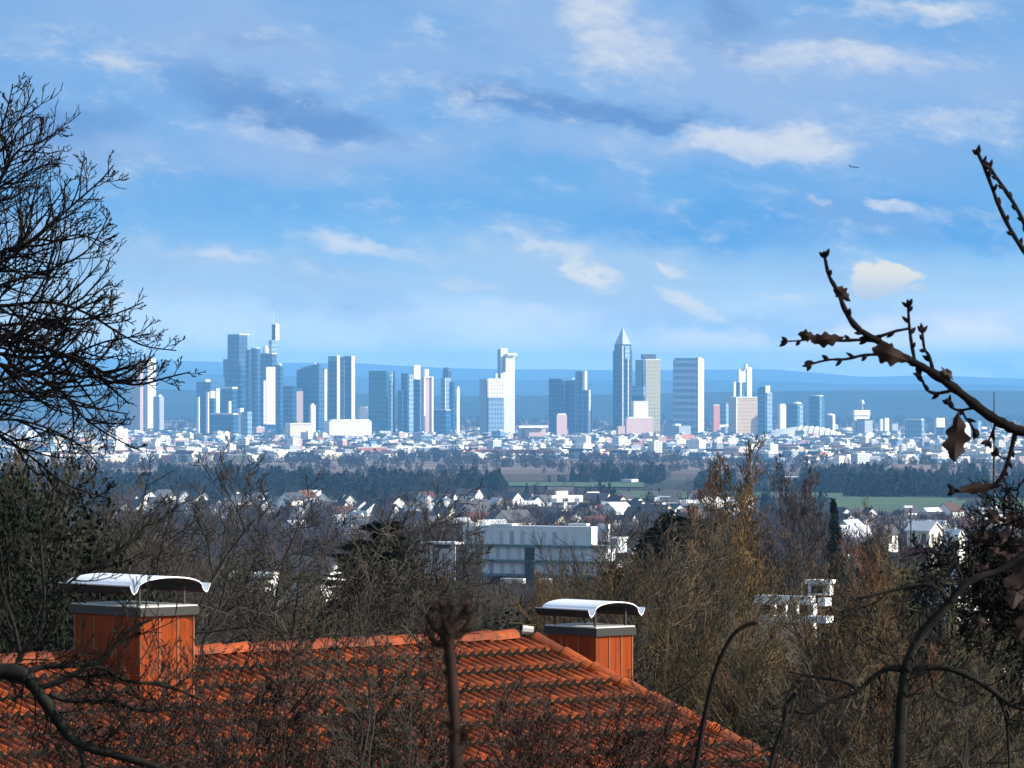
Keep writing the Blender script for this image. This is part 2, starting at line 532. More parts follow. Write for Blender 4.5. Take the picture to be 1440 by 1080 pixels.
def tower(name, label, d, spec, cat="skyscraper", group="high-rise towers of the skyline", phi=37):
    """spec: (part, material, shape, numbers...) with edges given as bearings and heights as elevations"""
    ph = math.radians(phi)
    xs = [n for s in spec for n in (s[3], s[5] if s[2] in "bpw" else s[4])]
    px = (min(xs) + max(xs)) / 2
    base = Vector(((px - 720) / FPX * d, d, ground((px - 720) / FPX * d, d) - 1))
    root = empty(name, base, label, cat, group)
    for k, s in enumerate(spec):
        part, mat, sh = s[:3]
        n = s[3:]
        mb = MB(base)
        if sh == "b":
            xl, xc, xr, yt, yb = n[:5]
            push = n[5] if len(n) > 5 else 0.0
            z0 = base.z if yb is None else zpx(yb, d)
            mb.prism(footprint(xl, xc, xr, d, ph, push), z0, zpx(yt, d), bottom=yb is not None)
        elif sh == "w":
            xl, xc, xr, yts, yb = n[:5]
            push = n[5] if len(n) > 5 else 0.0
            z0 = base.z if yb is None else zpx(yb, d)
            mb.prism(footprint(xl, xc, xr, d, ph, push), z0, [zpx(y, d) for y in yts], bottom=yb is not None)
        elif sh in "cd":
            xl, xr, yt, yb = n[:4]
            push = n[4] if len(n) > 4 else 0.0
            z0 = base.z if yb is None else zpx(yb, d)
            r = (xr - xl) / 2 / FPX * d
            cx, cy = ((xl + xr) / 2 - 720) / FPX * d, d + r + push
            N = 20
            ring = [(cx + r * math.cos(2 * math.pi * i / N), cy + r * math.sin(2 * math.pi * i / N)) for i in range(N)]
            if sh == "c":
                mb.prism(ring, z0, zpx(yt, d), bottom=yb is not None)
            else:
                H = zpx(yt, d) - z0
                prev, pz = ring, z0
                for j in range(1, 6):
                    an = j / 6 * math.pi / 2
                    cur = [(cx + (x - cx) * math.cos(an), cy + (y - cy) * math.cos(an)) for x, y in ring]
                    cz = z0 + H * math.sin(an)
                    for i in range(N):
                        q = (i + 1) % N
                        mb.face([(*prev[i], pz), (*prev[q], pz), (*cur[q], cz), (*cur[i], cz)])
                    prev, pz = cur, cz
                mb.face([(*p, pz) for p in prev])
        elif sh == "p":
            xl, xc, xr, yb, ya = n[:5]
            push = n[5] if len(n) > 5 else 0.0
            fp = footprint(xl, xc, xr, d, ph, push)
            ap = (sum(p[0] for p in fp) / 4, sum(p[1] for p in fp) / 4, zpx(ya, d))
            for i in range(4):
                mb.face([(*fp[i], zpx(yb, d)), (*fp[(i + 1) % 4], zpx(yb, d)), ap])
        elif sh == "m":
            xl, xr, yt, yb = n[:4]
            push = n[4] if len(n) > 4 else 8.0
            x = ((xl + xr) / 2 - 720) / FPX * d
            r = (xr - xl) / 2 / FPX * d
            mb.tube([(x, d + push, zpx(yb, d)), (x, d + push, zpx(yt, d))], [r, r * 0.6], 6)
        mb.build(part, mat, root)
    return root


D0 = 11500
f, m_ = F, M
T = [
 ("slab twin tower of pale concrete half hidden behind the bare tree twigs", 12300, [
   ("slab", f["pink"], "b", 182, 197, 201, 505, None), ("slab", f["white"], "b", 201, 205, 216, 504, None, 60), ("antenna", m_["mast"], "m", 202, 204, 488, 506)]),
 ("low grey block beside the pale twin slab tower", 12000, [("body", f["pale"], "b", 215, 224, 230, 558, None), ("roof_hut", m_["trim"], "b", 218, 223, 227, 555, 558, 8)]),
 ("dark blue block with a small white roof box behind white framed building", 12200, [
   ("body", f["blue"], "b", 275, 296, 305, 537, None), ("roof_box", m_["white"], "b", 285, 289, 295, 533.5, 537, 8)]),
 ("white framed building with tall fins in front of the dark blue block", 11300, [
   ("body", f["blue"], "b", 279, 299, 306, 560, None), ("fin", m_["white"], "b", 277, 280, 281.5, 558, None, -12), ("fin", m_["white"], "b", 290, 293, 294.5, 552, None, -14),
   ("fin", m_["white"], "b", 303, 305, 309, 546, None, -14), ("roof_box", m_["white"], "b", 290, 296, 304, 550, 560, 4)]),
 ("blue glass block with a pale arched roof edge below the tallest stepped tower", 11200, [
   ("body", f["blue"], "b", 310, 327, 333, 547, None), ("roof_edge", m_["trim"], "b", 312, 327, 334, 544, 547, -3), ("stair_tower", m_["white"], "b", 321, 323, 326, 564, None, -25)]),
 ("broad stepped blue glass tower, tallest flat top of the skyline", 11900, [
   ("upper_shaft", f["blue"], "b", 319, 336, 347, 471, 505, 4), ("lower_shaft", f["blue"], "b", 313, 335, 347, 505, 531), ("middle_shaft", f["blue"], "b", 315, 335, 347, 531, 546, 2), ("base_shaft", f["blue"], "b", 312.5, 335, 347, 546, None, -2),
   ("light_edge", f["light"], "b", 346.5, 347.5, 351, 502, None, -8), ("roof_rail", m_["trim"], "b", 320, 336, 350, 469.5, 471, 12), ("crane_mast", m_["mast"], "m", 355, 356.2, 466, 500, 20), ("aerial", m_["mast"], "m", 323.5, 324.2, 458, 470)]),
 ("dark round glass tower between the stepped tower and the masted tower", 11700, [
   ("drum", f["deep"], "c", 345, 352, 492, None), ("drum", f["blue"], "c", 351, 365, 490, None, 30), ("roof_ring", m_["trim"], "c", 352, 364, 489, 490, 34)]),
 ("blue tower with dark and white mast slab and thin antenna, highest point of skyline", 11800, [
   ("body", f["blue"], "b", 352, 380, 389, 517, None, 12), ("upper_body", f["blue"], "b", 364, 382, 388, 498, 517, 20), ("roof_slab", m_["white"], "b", 363, 382, 389, 496.5, 498, 14),
   ("drum_room", m_["white"], "d", 368, 377.5, 485, 496.5, 20), ("core", f["light"], "b", 377, 381, 389, 478, 496.5, 30), ("mast_slab", m_["plum"], "b", 381, 386, 386.6, 456, 478, 34),
   ("mast_slab", m_["white"], "b", 385.6, 386, 391, 455, 478, 46), ("antenna", m_["mast"], "m", 382.6, 383.6, 435, 456, 50)]),
 ("slender white slab tower standing before the masted blue tower", 11100, [
   ("slab", f["bright"], "b", 373.5, 374.5, 387, 516, 597), ("side_slab", f["bright"], "b", 368.8, 369.5, 373.5, 535, 597, 40), ("base_block", f["blue"], "b", 372, 376, 388, 597, None, 6)], 64),
 ("narrow dark blue tower with rounded roof light beside slender white slab", 11600, [
   ("body", f["blue"], "b", 386, 394, 398, 514, None), ("roof_light", m_["trim"], "d", 390, 396, 510, 514, 8)]),
 ("plain low blue block between narrow dark tower and pink tower", 11900, [("body", f["blue"], "b", 396, 411, 416, 544, None), ("roof_edge", m_["dark"], "b", 396, 411, 416, 543, 544, 4)]),
 ("slim pink tower with a small blue cap", 11300, [("body", f["pink"], "b", 416, 417, 426, 550, None), ("cap", f["blue"], "b", 417, 419, 424, 545, 550, 10)], 60),
 ("blue glass tower with chamfered roof and white triangular top corner", 11900, [
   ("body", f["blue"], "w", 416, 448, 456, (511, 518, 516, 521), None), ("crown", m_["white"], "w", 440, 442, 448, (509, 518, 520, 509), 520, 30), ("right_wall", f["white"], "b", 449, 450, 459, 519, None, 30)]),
 ("small white shaft at the foot of the chamfered glass tower", 11000, [("body", f["white"], "b", 435, 437, 444, 570, None), ("cap", m_["white"], "d", 436, 442, 567, 570, 4)], 55),
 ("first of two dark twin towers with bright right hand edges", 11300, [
   ("body", f["deep"], "b", 461, 474, 477.5, 501, None), ("edge_fin", m_["white"], "b", 473.6, 474.2, 478, 500, None, -4), ("top_band", f["light"], "b", 461, 474, 476, 503, 508, -2)]),  # white strip paints the sunlight on the narrow right edge
 ("second dark twin tower, nearer the teal tower, with sunlit white edge", 11350, [
   ("body", f["blue"], "b", 477.5, 494, 498.5, 502, None), ("edge_fin", m_["white"], "b", 494, 494.6, 499, 500.5, None, -4), ("stripe", f["light"], "b", 480, 484, 484.6, 504, None, -14), ("top_band", f["light"], "b", 483, 494, 497, 500.6, 502, 8)]),  # sunlit right edge again painted as a white strip
 ("wide low white hall at the feet of the dark twin towers", 10800, [("body", f["bright"], "b", 455, 463, 522, 592, None), ("roof_edge", m_["white"], "b", 462, 466, 519, 590, 592, 10)], 66),
 ("small white office block left of the teal glass tower", 11200, [("body", f["white"], "b", 504, 506, 517.5, 573, None), ("roof_edge", m_["white"], "b", 505, 507, 517, 572, 573, 5)], 62),
 ("broad teal glass tower with paler rounded right side", 11500, [
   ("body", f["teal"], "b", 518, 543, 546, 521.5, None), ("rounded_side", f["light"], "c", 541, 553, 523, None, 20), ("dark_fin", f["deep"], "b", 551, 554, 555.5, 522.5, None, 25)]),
 ("blue glass tower with lower wing standing next to the cream topped tower", 11500, [
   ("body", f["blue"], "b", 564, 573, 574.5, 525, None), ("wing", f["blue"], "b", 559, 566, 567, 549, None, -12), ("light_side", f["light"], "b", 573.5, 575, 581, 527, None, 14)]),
 ("blue striped tower under a tall cream white top", 11700, [
   ("body", f["light"], "b", 579, 585, 592, 533, None), ("top", m_["white"], "b", 580, 582, 591, 513.5, 533, 6), ("dark_bay", f["deep"], "b", 583, 588, 591, 534, None, -14)]),
 ("tan tower with white frame and small round white roof drum", 11150, [
   ("body", f["pink"], "b", 592, 597, 609, 531, None), ("frame_post", m_["white"], "b", 595.5, 596.5, 598.2, 530, None, -10), ("frame_post", m_["white"], "b", 607, 607.6, 609.5, 530, None, 6),
   ("roof_drum", m_["white"], "c", 592, 602.5, 519, 531, 10), ("parapet", m_["white"], "b", 595, 597, 609, 529.5, 531, -4)], 55),
 ("striped tower with a dark domed top", 11700, [
   ("body", f["light"], "b", 620, 628, 634, 531, None), ("fin", m_["trim"], "b", 625.5, 626.5, 627.4, 531, None, -9), ("dome_drum", f["deep"], "c", 622, 634.5, 522, 531, 6), ("dome", f["deep"], "d", 622, 634.5, 516.5, 522, 6), ("annex", f["blue"], "b", 633, 637, 639.5, 537, None, 6)]),
 ("glass block at the foot of the dark domed tower", 11100, [("body", f["blue"], "b", 610, 627, 634, 577, None), ("roof_edge", m_["trim"], "b", 610, 627, 634, 576, 577, 4)]),
 ("thin white chimney-like column standing between domed tower and lattice topped tower", 10800, [("shaft", m_["white"], "b", 641.8, 642.6, 646.3, 545, None), ("tip", m_["white"], "d", 642.3, 645.6, 543, 545)], 55),
 ("grey tower with white lattice upper floors beside the tall white tower", 11300, [
   ("side_wing", f["grey"], "b", 674, 684, 686, 533, None, 12), ("body", f["light"], "b", 686, 687, 708.5, 559.5, None), ("lattice_crown", f["lattice"], "b", 685, 686, 709.5, 532, 559.5, -3), ("roof_box", m_["trim"], "b", 694, 697, 700, 525, 532, 20)], 68),
 ("tall plain white tower with dark vertical slot near its top", 11500, [
   ("side_wall", f["blue"], "b", 699.5, 704, 704.6, 491, None, 12), ("core", m_["white"], "b", 703.5, 704.3, 714, 489.5, None, 6), ("slab", f["bright"], "b", 707, 707.8, 724, 497, None, 9),
   ("roof_overhang", m_["white"], "b", 713, 713.8, 727.5, 496.5, 500, 5), ("slot", m_["dark"], "b", 707.3, 707.7, 711, 501, 523, 4)], 70),
 ("dark navy double slab tower with pale strip between its halves", 11500, [
   ("slab", f["deep"], "b", 772, 789, 791, 533, None, 4), ("strip", f["light"], "b", 789.5, 794.5, 795.5, 536, None, 8), ("slab", f["deep"], "b", 795, 807.5, 811, 535, None, -2), ("parapet", m_["trim"], "b", 772, 805, 810, 531.7, 533, 18)]),
 ("pair of round towers with bright right flanks beside the navy slabs", 11400, [
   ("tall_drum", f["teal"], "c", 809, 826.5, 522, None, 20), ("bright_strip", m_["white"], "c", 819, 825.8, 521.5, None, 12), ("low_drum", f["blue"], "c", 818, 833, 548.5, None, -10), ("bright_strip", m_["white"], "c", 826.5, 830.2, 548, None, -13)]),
 ("short pinkish shaft in front of the navy slabs", 10900, [("body", f["pink"], "b", 782, 783, 797.5, 583.5, None), ("cap", m_["trim"], "b", 784, 785, 796, 581.5, 583.5, 6)], 62),
 ("pencil tower with pyramid tip", 11500, [
   ("shaft", f["deep"], "b", 862, 875.5, 889.5, 493, None), ("shoulder", f["deep"], "b", 864, 875.5, 888, 484, 493, 2), ("pyramid", surface("pyramid_glass", (0.30, 0.33, 0.38), (0.26, 0.29, 0.34), 0.02, 0.4), "p", 864.6, 875.5, 887.6, 484, 459.5, 3),
   ("corner_strip", m_["trim"], "b", 874.4, 875.5, 876.5, 486, None, -2), ("bay", f["light"], "b", 878, 879, 886, 487, 505, 2.5), ("corner_strip", m_["trim"], "b", 882.8, 883.2, 884.2, 505, None, 9)]),
 ("olive grey slab tower under a dark flat cap next to the pencil tower", 11800, [
   ("dark_wing", f["deep"], "b", 894, 903, 905, 506, None, 10), ("body", f["olive"], "b", 906, 908, 929, 506.5, None), ("cap", m_["dark"], "b", 902, 905, 923.5, 498, 505, 40), ("parapet", m_["trim"], "b", 905.6, 907.6, 929.4, 505, 506.5, -2)], 64),
 ("grey blue block with a dark belt at the foot of the olive slab tower", 11350, [("body", f["light"], "b", 889, 905, 907.5, 543, None), ("belt", m_["dark"], "b", 888.6, 905, 908, 557, 563, -3)]),
 ("white cube building before the grey blue belted block", 11100, [("body", f["white"], "b", 888, 891, 912, 565, None), ("parapet", m_["white"], "b", 887.5, 891, 912.4, 564, 565, -2)], 60),
 ("wide pale pink block standing at the foot of the pencil tower", 10800, [("body", f["pink"], "b", 877, 881, 919, 588, None), ("parapet", m_["white"], "b", 880, 884, 918, 586.5, 588, 6), ("annex", f["pink"], "b", 866.5, 869, 879, 599, None, -10)], 62),
 ("broad silver blue banded tower with a sunlit white end wall", 11500, [
   ("body", f["banded"], "b", 947, 981, 989, 506, None), ("end_wall", m_["white"], "b", 981, 981.8, 990.5, 504.5, None, -5), ("top_storey", f["light"], "b", 949.5, 979, 984, 503.4, 506, 8), ("roof_drum", m_["white"], "c", 979.5, 986, 502, 504.5, 6)], 27),  # end wall whiter than the body: sunlight on this side put into its colour
 ("small salmon pink tower right of the silver banded tower", 11700, [("body", f["red"], "b", 1002.5, 1003.5, 1012.5, 570, None), ("roof_edge", m_["trim"], "b", 1003, 1004, 1012, 569, 570, 4)], 60),
 ("little blue tower between the salmon pink tower and the tan hotel block", 11750, [("body", f["light"], "b", 1013, 1021, 1025, 567, None), ("annex", m_["white"], "b", 1008, 1010, 1025, 597, None, -40)], 45),
 ("white framed twin towers rising behind the tan hotel block", 11800, [
   ("frame", m_["white"], "b", 1031, 1032, 1035, 537, None), ("glass_bay", f["teal"], "b", 1034.6, 1035.4, 1041, 538, None, 9), ("frame", m_["white"], "b", 1040.5, 1041.3, 1043.5, 520, None, 6), ("glass_bay", f["teal"], "b", 1043.3, 1044, 1048.6, 538, None, 12),
   ("head", f["white"], "b", 1038, 1039, 1049, 519, 538, 4), ("roof_drum", m_["white"], "c", 1046, 1051.5, 512, 519, 4), ("slab", m_["white"], "b", 1050.5, 1051.3, 1058, 516.5, None, 14)], 60),
 ("broad tan hotel block with shaded left wall", 11200, [("body", f["tan"], "b", 1025.5, 1035.5, 1066, 559.5, None), ("corner_strip", m_["white"], "b", 1034.8, 1035.3, 1036.6, 559, None, -4), ("parapet", m_["white"], "b", 1026, 1035.5, 1066, 558, 559.5, -2)], 64),
 ("dark teal tower with a white box on its roof", 11500, [
   ("body", f["teal"], "b", 1065, 1076, 1077, 546.5, None), ("roof_step", f["teal"], "b", 1068, 1076, 1077.5, 544, 546.5, 6), ("roof_box", m_["white"], "b", 1076, 1077, 1083.5, 542.5, 552, 5), ("light_wing", f["light"], "b", 1076, 1079, 1087, 552, None, 12)]),
 ("slim white shaft left of the teal round-edged block", 11200, [("body", f["white"], "b", 1094.5, 1097, 1105.8, 570, None), ("parapet", m_["white"], "b", 1096, 1098, 1105, 568, 570, 5)], 55),
 ("teal glass block with pale curved roof corner", 11300, [("body", f["teal"], "b", 1105.5, 1121, 1125, 568, None), ("light_wing", f["light"], "b", 1121, 1124, 1130, 569, None, 8), ("roof_cap", m_["white"], "d", 1115, 1128, 565, 568, 4)]),
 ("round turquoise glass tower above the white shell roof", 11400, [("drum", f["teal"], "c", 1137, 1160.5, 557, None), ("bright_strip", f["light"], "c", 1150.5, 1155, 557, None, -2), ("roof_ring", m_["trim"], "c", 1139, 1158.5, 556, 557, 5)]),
 ("small arched white building right of the turquoise round tower", 11200, [("body", f["grey"], "b", 1161, 1170.5, 1174, 584, None), ("arch_wall", m_["white"], "b", 1170.5, 1171, 1174.5, 583, None, -4), ("arch_roof", m_["white"], "d", 1162, 1174, 581.5, 584, 3)]),
 ("white frame-shaped office tower right of the shell roof", 11000, [
   ("frame", f["white"], "b", 1200, 1202, 1225.5, 578, None, 14), ("frame_head", m_["white"], "b", 1199.6, 1202, 1226, 577, 584, 8), ("front_block", f["grey"], "b", 1206, 1216, 1228, 591, None), ("belt", m_["dark"], "b", 1205.4, 1216, 1228.4, 589.4, 591, -2),
   ("roof_dish", m_["white"], "d", 1210.5, 1216.5, 562, 568, 16), ("dish_mast", m_["mast"], "m", 1213, 1214.5, 567, 578, 20)], 42),
 ("pale blue grey tower narrowing to a stem at its foot", 10400, [
   ("body", f["light"], "b", 1274, 1296, 1300.5, 591, 616), ("waist", f["light"], "b", 1276, 1293, 1297, 616, 626, 3), ("stem", f["white"], "b", 1276, 1284, 1288, 626, None, 6), ("stem", f["white"], "b", 1288.5, 1293, 1297, 626, None, 6), ("parapet", m_["white"], "b", 1275, 1296, 1300, 589, 591, 4)]),
 ("small cluster tower of white slabs between frame tower and stem tower", 11600, [("slab", f["white"], "b", 1236, 1238, 1242, 589, None), ("slab", f["white"], "b", 1243, 1245, 1251.5, 588, None, 14), ("wing", f["pale"], "b", 1250, 1256, 1265, 596, None, 30)], 50),
 ("white block with small blue front tower behind the hanging brown leaf", 10900, [("body", f["white"], "b", 1315, 1318, 1331, 588, None, 20), ("front_tower", f["blue"], "b", 1317, 1326, 1331, 601, None, -10)], 45),
 ("pale slab apartment tower right of the hanging brown leaf", 10300, [("body", f["white"], "b", 1352, 1356, 1366, 594, None), ("wing", f["light"], "b", 1364, 1376, 1381, 592, None, 12)], 45),
 ("blue slab building with bright roof at the foot of the white framed building", 10900, [("body", f["blue"], "b", 296, 328, 333, 583, None), ("parapet", m_["white"], "b", 295, 328, 334, 581, 583, -2)], 30),
 ("cubic grey blue block left of the slender white slab", 10800, [("body", f["light"], "b", 340, 348, 354, 579, None), ("roof_box", m_["white"], "b", 334, 338, 342, 574, None, 10)]),
 ("wide white store building below the pink tower", 10400, [("body", f["cream"], "b", 400, 408, 440, 597, None), ("parapet", m_["white"], "b", 400, 408, 440, 595, 597, -2), ("roof_hut", m_["dark"], "b", 410, 413, 418, 592, 595, 10)], 60),
 ("pale striped apartment slabs at the left edge of the city", 9300, [("slab", f["light"], "b", 268, 274, 278, 618, None), ("slab", f["light"], "b", 280, 286, 290, 617, None, 8), ("slab", f["light"], "b", 292, 298, 302, 618, None, 16)]),
 ("bright white apartment tower above the dark wood near the bare twigs", 9200, [("body", f["bright"], "b", 158, 163, 179, 603, None), ("roof_hut", m_["white"], "b", 163, 166, 172, 600, 603, 6)], 55),
 ("stepped white apartment building close under the bare twigs", 9000, [("body", f["light"], "b", 182, 194, 212, 622, None), ("upper_storey", f["white"], "b", 196, 200, 214, 616, 622, 8)], 50),
 ("cream apartment block right of the stepped white building", 9100, [("body", f["cream"], "b", 240, 246, 265, 616, None), ("roof_hut", m_["white"], "b", 248, 251, 257, 613, 616, 6)], 55),
 ("long reddish brick building under the pencil tower and the banded tower", 10000, [
   ("wall", f["red"], "b", 900, 903, 968, 616, None), ("roof", m_["roof_red"], "b", 899.6, 903, 969, 613, 616, -2), ("wing", f["red"], "b", 955, 958, 978, 612, None, 30)], 66),
 ("purple grey slab behind the long reddish brick building", 10500, [("body", f["grey"], "b", 934, 955, 972, 599, None), ("roof_hut", m_["trim"], "b", 945, 950, 958, 596, 599, 8)], 45),
 ("long bright white factory hall under the navy double slab tower", 9500, [("hall", f["bright"], "b", 805, 812, 885, 622, None), ("parapet", m_["white"], "b", 804.6, 812, 885.4, 620.5, 622, -2), ("annex", f["bright"], "b", 752, 758, 800, 626, None, 20)], 64),
 ("long white terminal with a thin projecting roof left of navy slabs", 10700, [("hall", f["pink"], "b", 728, 734, 768, 603, None), ("canopy_roof", m_["white"], "b", 724, 730, 771, 598.5, 601.5, -20), ("door_wall", m_["plum"], "b", 736, 738, 744, 602, None, -8)], 60),
]
towers = []
for t_ in T:
    towers.append(tower("tower", t_[0], t_[1], t_[2], phi=t_[3] if len(t_) > 3 else 37))
for o in towers[-10:]:
    o["category"] = "building"
    o["group"] = "mid-rise buildings at the foot of the skyline"
    o.name = "city_building"

# long white shell roof of the exhibition hall: leaning ribs over a curved shell
d = 10800
base = Vector(((1135 - 720) / FPX * d, d, ground(0, d) - 1))
hall = empty("exhibition_hall", base, "long white shell-roofed hall with leaning ribs under the turquoise round tower", "hall")
px2m = d / FPX
mb = MB(base)
N = 40


def shell_top(t):
    return 617 - 17.5 * math.sin(math.pi * min(1, 0.06 + t * 0.94)) ** 0.6


def shell_pt(t, k):
    x = 1080 + 112 * t
    yt = shell_top(t)
    zt = zpx(yt, d) - base.z
    a = k * math.pi / 2
    return Vector(((x - 720) * px2m + 16 * (1 - math.sin(a)), d - 45 * math.cos(a), base.z + zt * math.sin(a) ** 0.8))


for i in range(N):
    for j in range(8):
        mb.face([shell_pt(i / N, j / 8), shell_pt((i + 1) / N, j / 8), shell_pt((i + 1) / N, (j + 1) / 8), shell_pt(i / N, (j + 1) / 8)])
mb.build("shell_roof", M["white"], hall, True)
for i in range(9):
    t0 = 0.42 + 0.56 * i / 8
    MB(base).tube([shell_pt(max(0, t0 - 0.16 * (1 - k / 8)), k / 8) + Vector((0, -.6, .4)) for k in range(9)], 1.3, 5).build("roof_rib", M["white"], hall)
MB(base).box(((1120 - 720) * px2m, d - 60), 60, 20, base.z, base.z + 12, 0.5).build("red_annex", F["red"], hall)
MB(base).box(((1136 - 720) * px2m, d - 50), 26, 16, base.z, base.z + 17, 0.5).build("orange_annex", F["red"], hall)

# ------------------------------------------------------------------ city blocks
ORD = ["first", "second", "third", "fourth", "fifth", "sixth", "seventh", "eighth", "ninth", "tenth", "eleventh", "twelfth", "thirteenth", "fourteenth", "fifteenth", "sixteenth",
       "seventeenth", "eighteenth", "nineteenth", "twentieth"] + ["twenty-" + x for x in "first second third fourth fifth sixth seventh eighth ninth".split()] + ["thirtieth"]


def number_labels(items):
    """items: (object, base phrase, bearing); repeats of a phrase are told apart by their order"""
    by = {}
    for o, ph, px in items:
        by.setdefault(ph, []).append((px, o))
    for ph, l in by.items():
        l.sort(key=lambda a: a[0])
        for i, (px, o) in enumerate(l):
            o["label"] = ph if len(l) == 1 else f"{ph}, {ORD[i] if i < len(ORD) else 'last'} from the left"


MARKS = [(60, "behind the bare twigs"), (150, "beside the bare twigs"), (215, "under the pale twin slabs"), (260, "near the striped slabs"), (290, "below the white finned building"),
         (330, "below the stepped blue tower"), (378, "below the masted tower"), (425, "below the pink tower"), (470, "below the dark twin towers"), (515, "below the small white office"),
         (545, "below the teal tower"), (595, "below the tan framed tower"), (632, "below the domed tower"), (675, "below the lattice tower"), (715, "below the tall white tower"),
         (755, "below the white terminal"), (800, "below the navy slabs"), (845, "below the round pair"), (880, "below the pencil tower"), (925, "below the red brick building"), (968, "below the banded tower"),
         (1010, "below the salmon tower"), (1050, "below the tan hotel"), (1090, "below the slim white shaft"), (1135, "below the white shell roof"), (1180, "beside the shell roof"),
         (1215, "below the frame tower"), (1255, "beside the frame tower"), (1290, "below the stem tower"), (1340, "below the hanging leaf"), (1385, "beside the thin mast"), (1430, "below the oak branch")]


def mark(px):
    return min(MARKS, key=lambda a: abs(a[0] - px))[1]


def gable_block(mb_w, mb_r, c, sx, sy, h, rh, rz, z):
    ca, sa = math.cos(rz), math.sin(rz)
    tr = lambda x, y: (c[0] + x * ca - y * sa, c[1] + x * sa + y * ca)
    X, Y = sx / 2, sy / 2
    q = [tr(-X, -Y), tr(X, -Y), tr(X, Y), tr(-X, Y)]
    e = [tr(-X, 0), tr(X, 0)]
    mb_w.prism(q, z, z + h, top=False)
    mb_w.face([(*q[1], z + h), (*q[2], z + h), (*e[1], z + h + rh)])
    mb_w.face([(*q[3], z + h), (*q[0], z + h), (*e[0], z + h + rh)])
    o = 0.35
    k = rh / Y
    for sgn in (-1, 1):
        a0, a1 = tr(-X - o, sgn * (Y + o)), tr(X + o, sgn * (Y + o))
        b0, b1 = tr(-X - o, 0), tr(X + o, 0)
        zl = z + h - o * k + 0.05
        top = z + h + rh + 0.05
        pts = [(*a0, zl), (*a1, zl), (*b1, top), (*b0, top)]
        up = [(p[0], p[1], p[2] + 0.25) for p in pts]
        if sgn > 0:
            pts, up = pts[::-1], up[::-1]
        mb_r.face(up)
        mb_r.face(pts[::-1])
        for i in range(4):
            j = (i + 1) % 4
            mb_r.face([pts[i], pts[j], up[j], up[i]])


def block_proto(kind, wall, roof, sx, sy, h):
    root = bpy.data.objects.new("city_block", None)
    mw, mr = MB(), MB()
    if kind == "gable":
        gable_block(mw, mr, (0, 0), sx, sy, h, min(sx, sy) * 0.4, 0, 0)
    else:
        mw.prism([(-sx / 2, -sy / 2), (sx / 2, -sy / 2), (sx / 2, sy / 2), (-sx / 2, sy / 2)], 0, h)
        mr.box((0, 0), sx + 0.8, sy + 0.8, h + 0.01, h + 0.9)
        mr.box((sx * 0.15, 0), sx * 0.3, sy * 0.4, h + 0.92, h + 3.6)
        if kind == "step":
            mw.prism([(-sx * 0.1, -sy * 0.45), (sx * 0.45, -sy * 0.45), (sx * 0.45, sy * 0.45), (-sx * 0.1, sy * 0.45)], h + 0.95, h * 1.5)
    return mw.mesh("city_block", wall), mr.mesh("roof", roof)


SHAPES = []
for wall, word in (("white", "white"), ("bright", "bright white"), ("cream", "cream"), ("pale", "pale grey"), ("pink", "pinkish"), ("light", "glassy grey"), ("grey", "dark grey"), ("red", "red brick")):
    for kind, roof, rw, sx, sy, h in (("flat", "white", "flat-topped", 34, 16, 17), ("flat", "flat_roof", "squat", 46, 26, 11), ("flat", "white", "upright", 20, 16, 30), ("gable", "roof_red", "red-roofed", 30, 13, 13),
                                      ("gable", "roof_grey", "slate-roofed", 26, 12, 14), ("step", "white", "stepped", 38, 18, 15), ("flat", "flat_roof", "long low", 90, 16, 12), ("gable", "roof_red", "long red-roofed", 60, 14, 11)):
        SHAPES.append((block_proto(kind, F[wall], M[roof], sx, sy, h), word, rw, sx, h))
wts = [dict(zip(("white", "bright white", "cream", "pale grey", "pinkish", "glassy grey", "dark grey", "red brick"), (5, 3.0, 4.4, 3.6, 3, 2.0, 2.2, 1.1)))[s[1]] * {"upright": .4, "squat": 1.5}.get(s[2], 1) for s in SHAPES]


def block_at():
    while True:
        dd = 5900 + 6400 * rnd.random() ** 0.85
        px = rnd.uniform(-60, 1500)
        # the nearest suburbs begin further off behind the woods and fields
        lim = float(np.interp(px, [0, 300, 420, 560, 620, 880, 950, 1100, 1440], [6200, 6150, 6500, 7100, 7000, 6900, 6700, 6100, 5900]))
        if dd < lim:
            continue
        return px, dd


items = []
cands = [(*block_at(), rnd.choices(range(len(SHAPES)), wts)[0], (lambda q: (q * rnd.uniform(.8, 1.9), q * rnd.uniform(.8, 1.3), q * rnd.uniform(.65, 1.1)))(rnd.uniform(0.4, 0.82))) for _ in range(6800)]
cands = [c for c in cands if -20 < c[0] < 1460]
cands.sort(key=lambda c: -SHAPES[c[2]][3] * SHAPES[c[2]][4] * c[3][0] * c[3][2] / c[1] ** 2 * (1 if c[1] < 10800 else 0.3))
far = []
for i, (px, dd, k, s) in enumerate(cands):
    x = (px - 720) / FPX * dd
    rz = math.radians(rnd.choice([-37, -37, 53, 53, 20, -60]) + rnd.uniform(-9, 9))
    if i < 285:
        (mw, mr), word, rw, sx, h = SHAPES[k]
        o = bpy.data.objects.new("city_block", mw)
        COL.objects.link(o)
        o.location, o.rotation_euler, o.scale = (x, dd, ground(x, dd) - 1), (0, 0, rz), s
        tag(o, None, "building", "low city blocks on the plain")
        r_ = bpy.data.objects.new("roof", mr)
        COL.objects.link(r_)
        r_.parent = o
        where = "nearer" if dd < 7800 else "farther"
        items.append((o, f"{where} {word} {rw} block {mark(px)}", px))
    else:
        far.append((x, dd, k, s, rz))
number_labels(items)
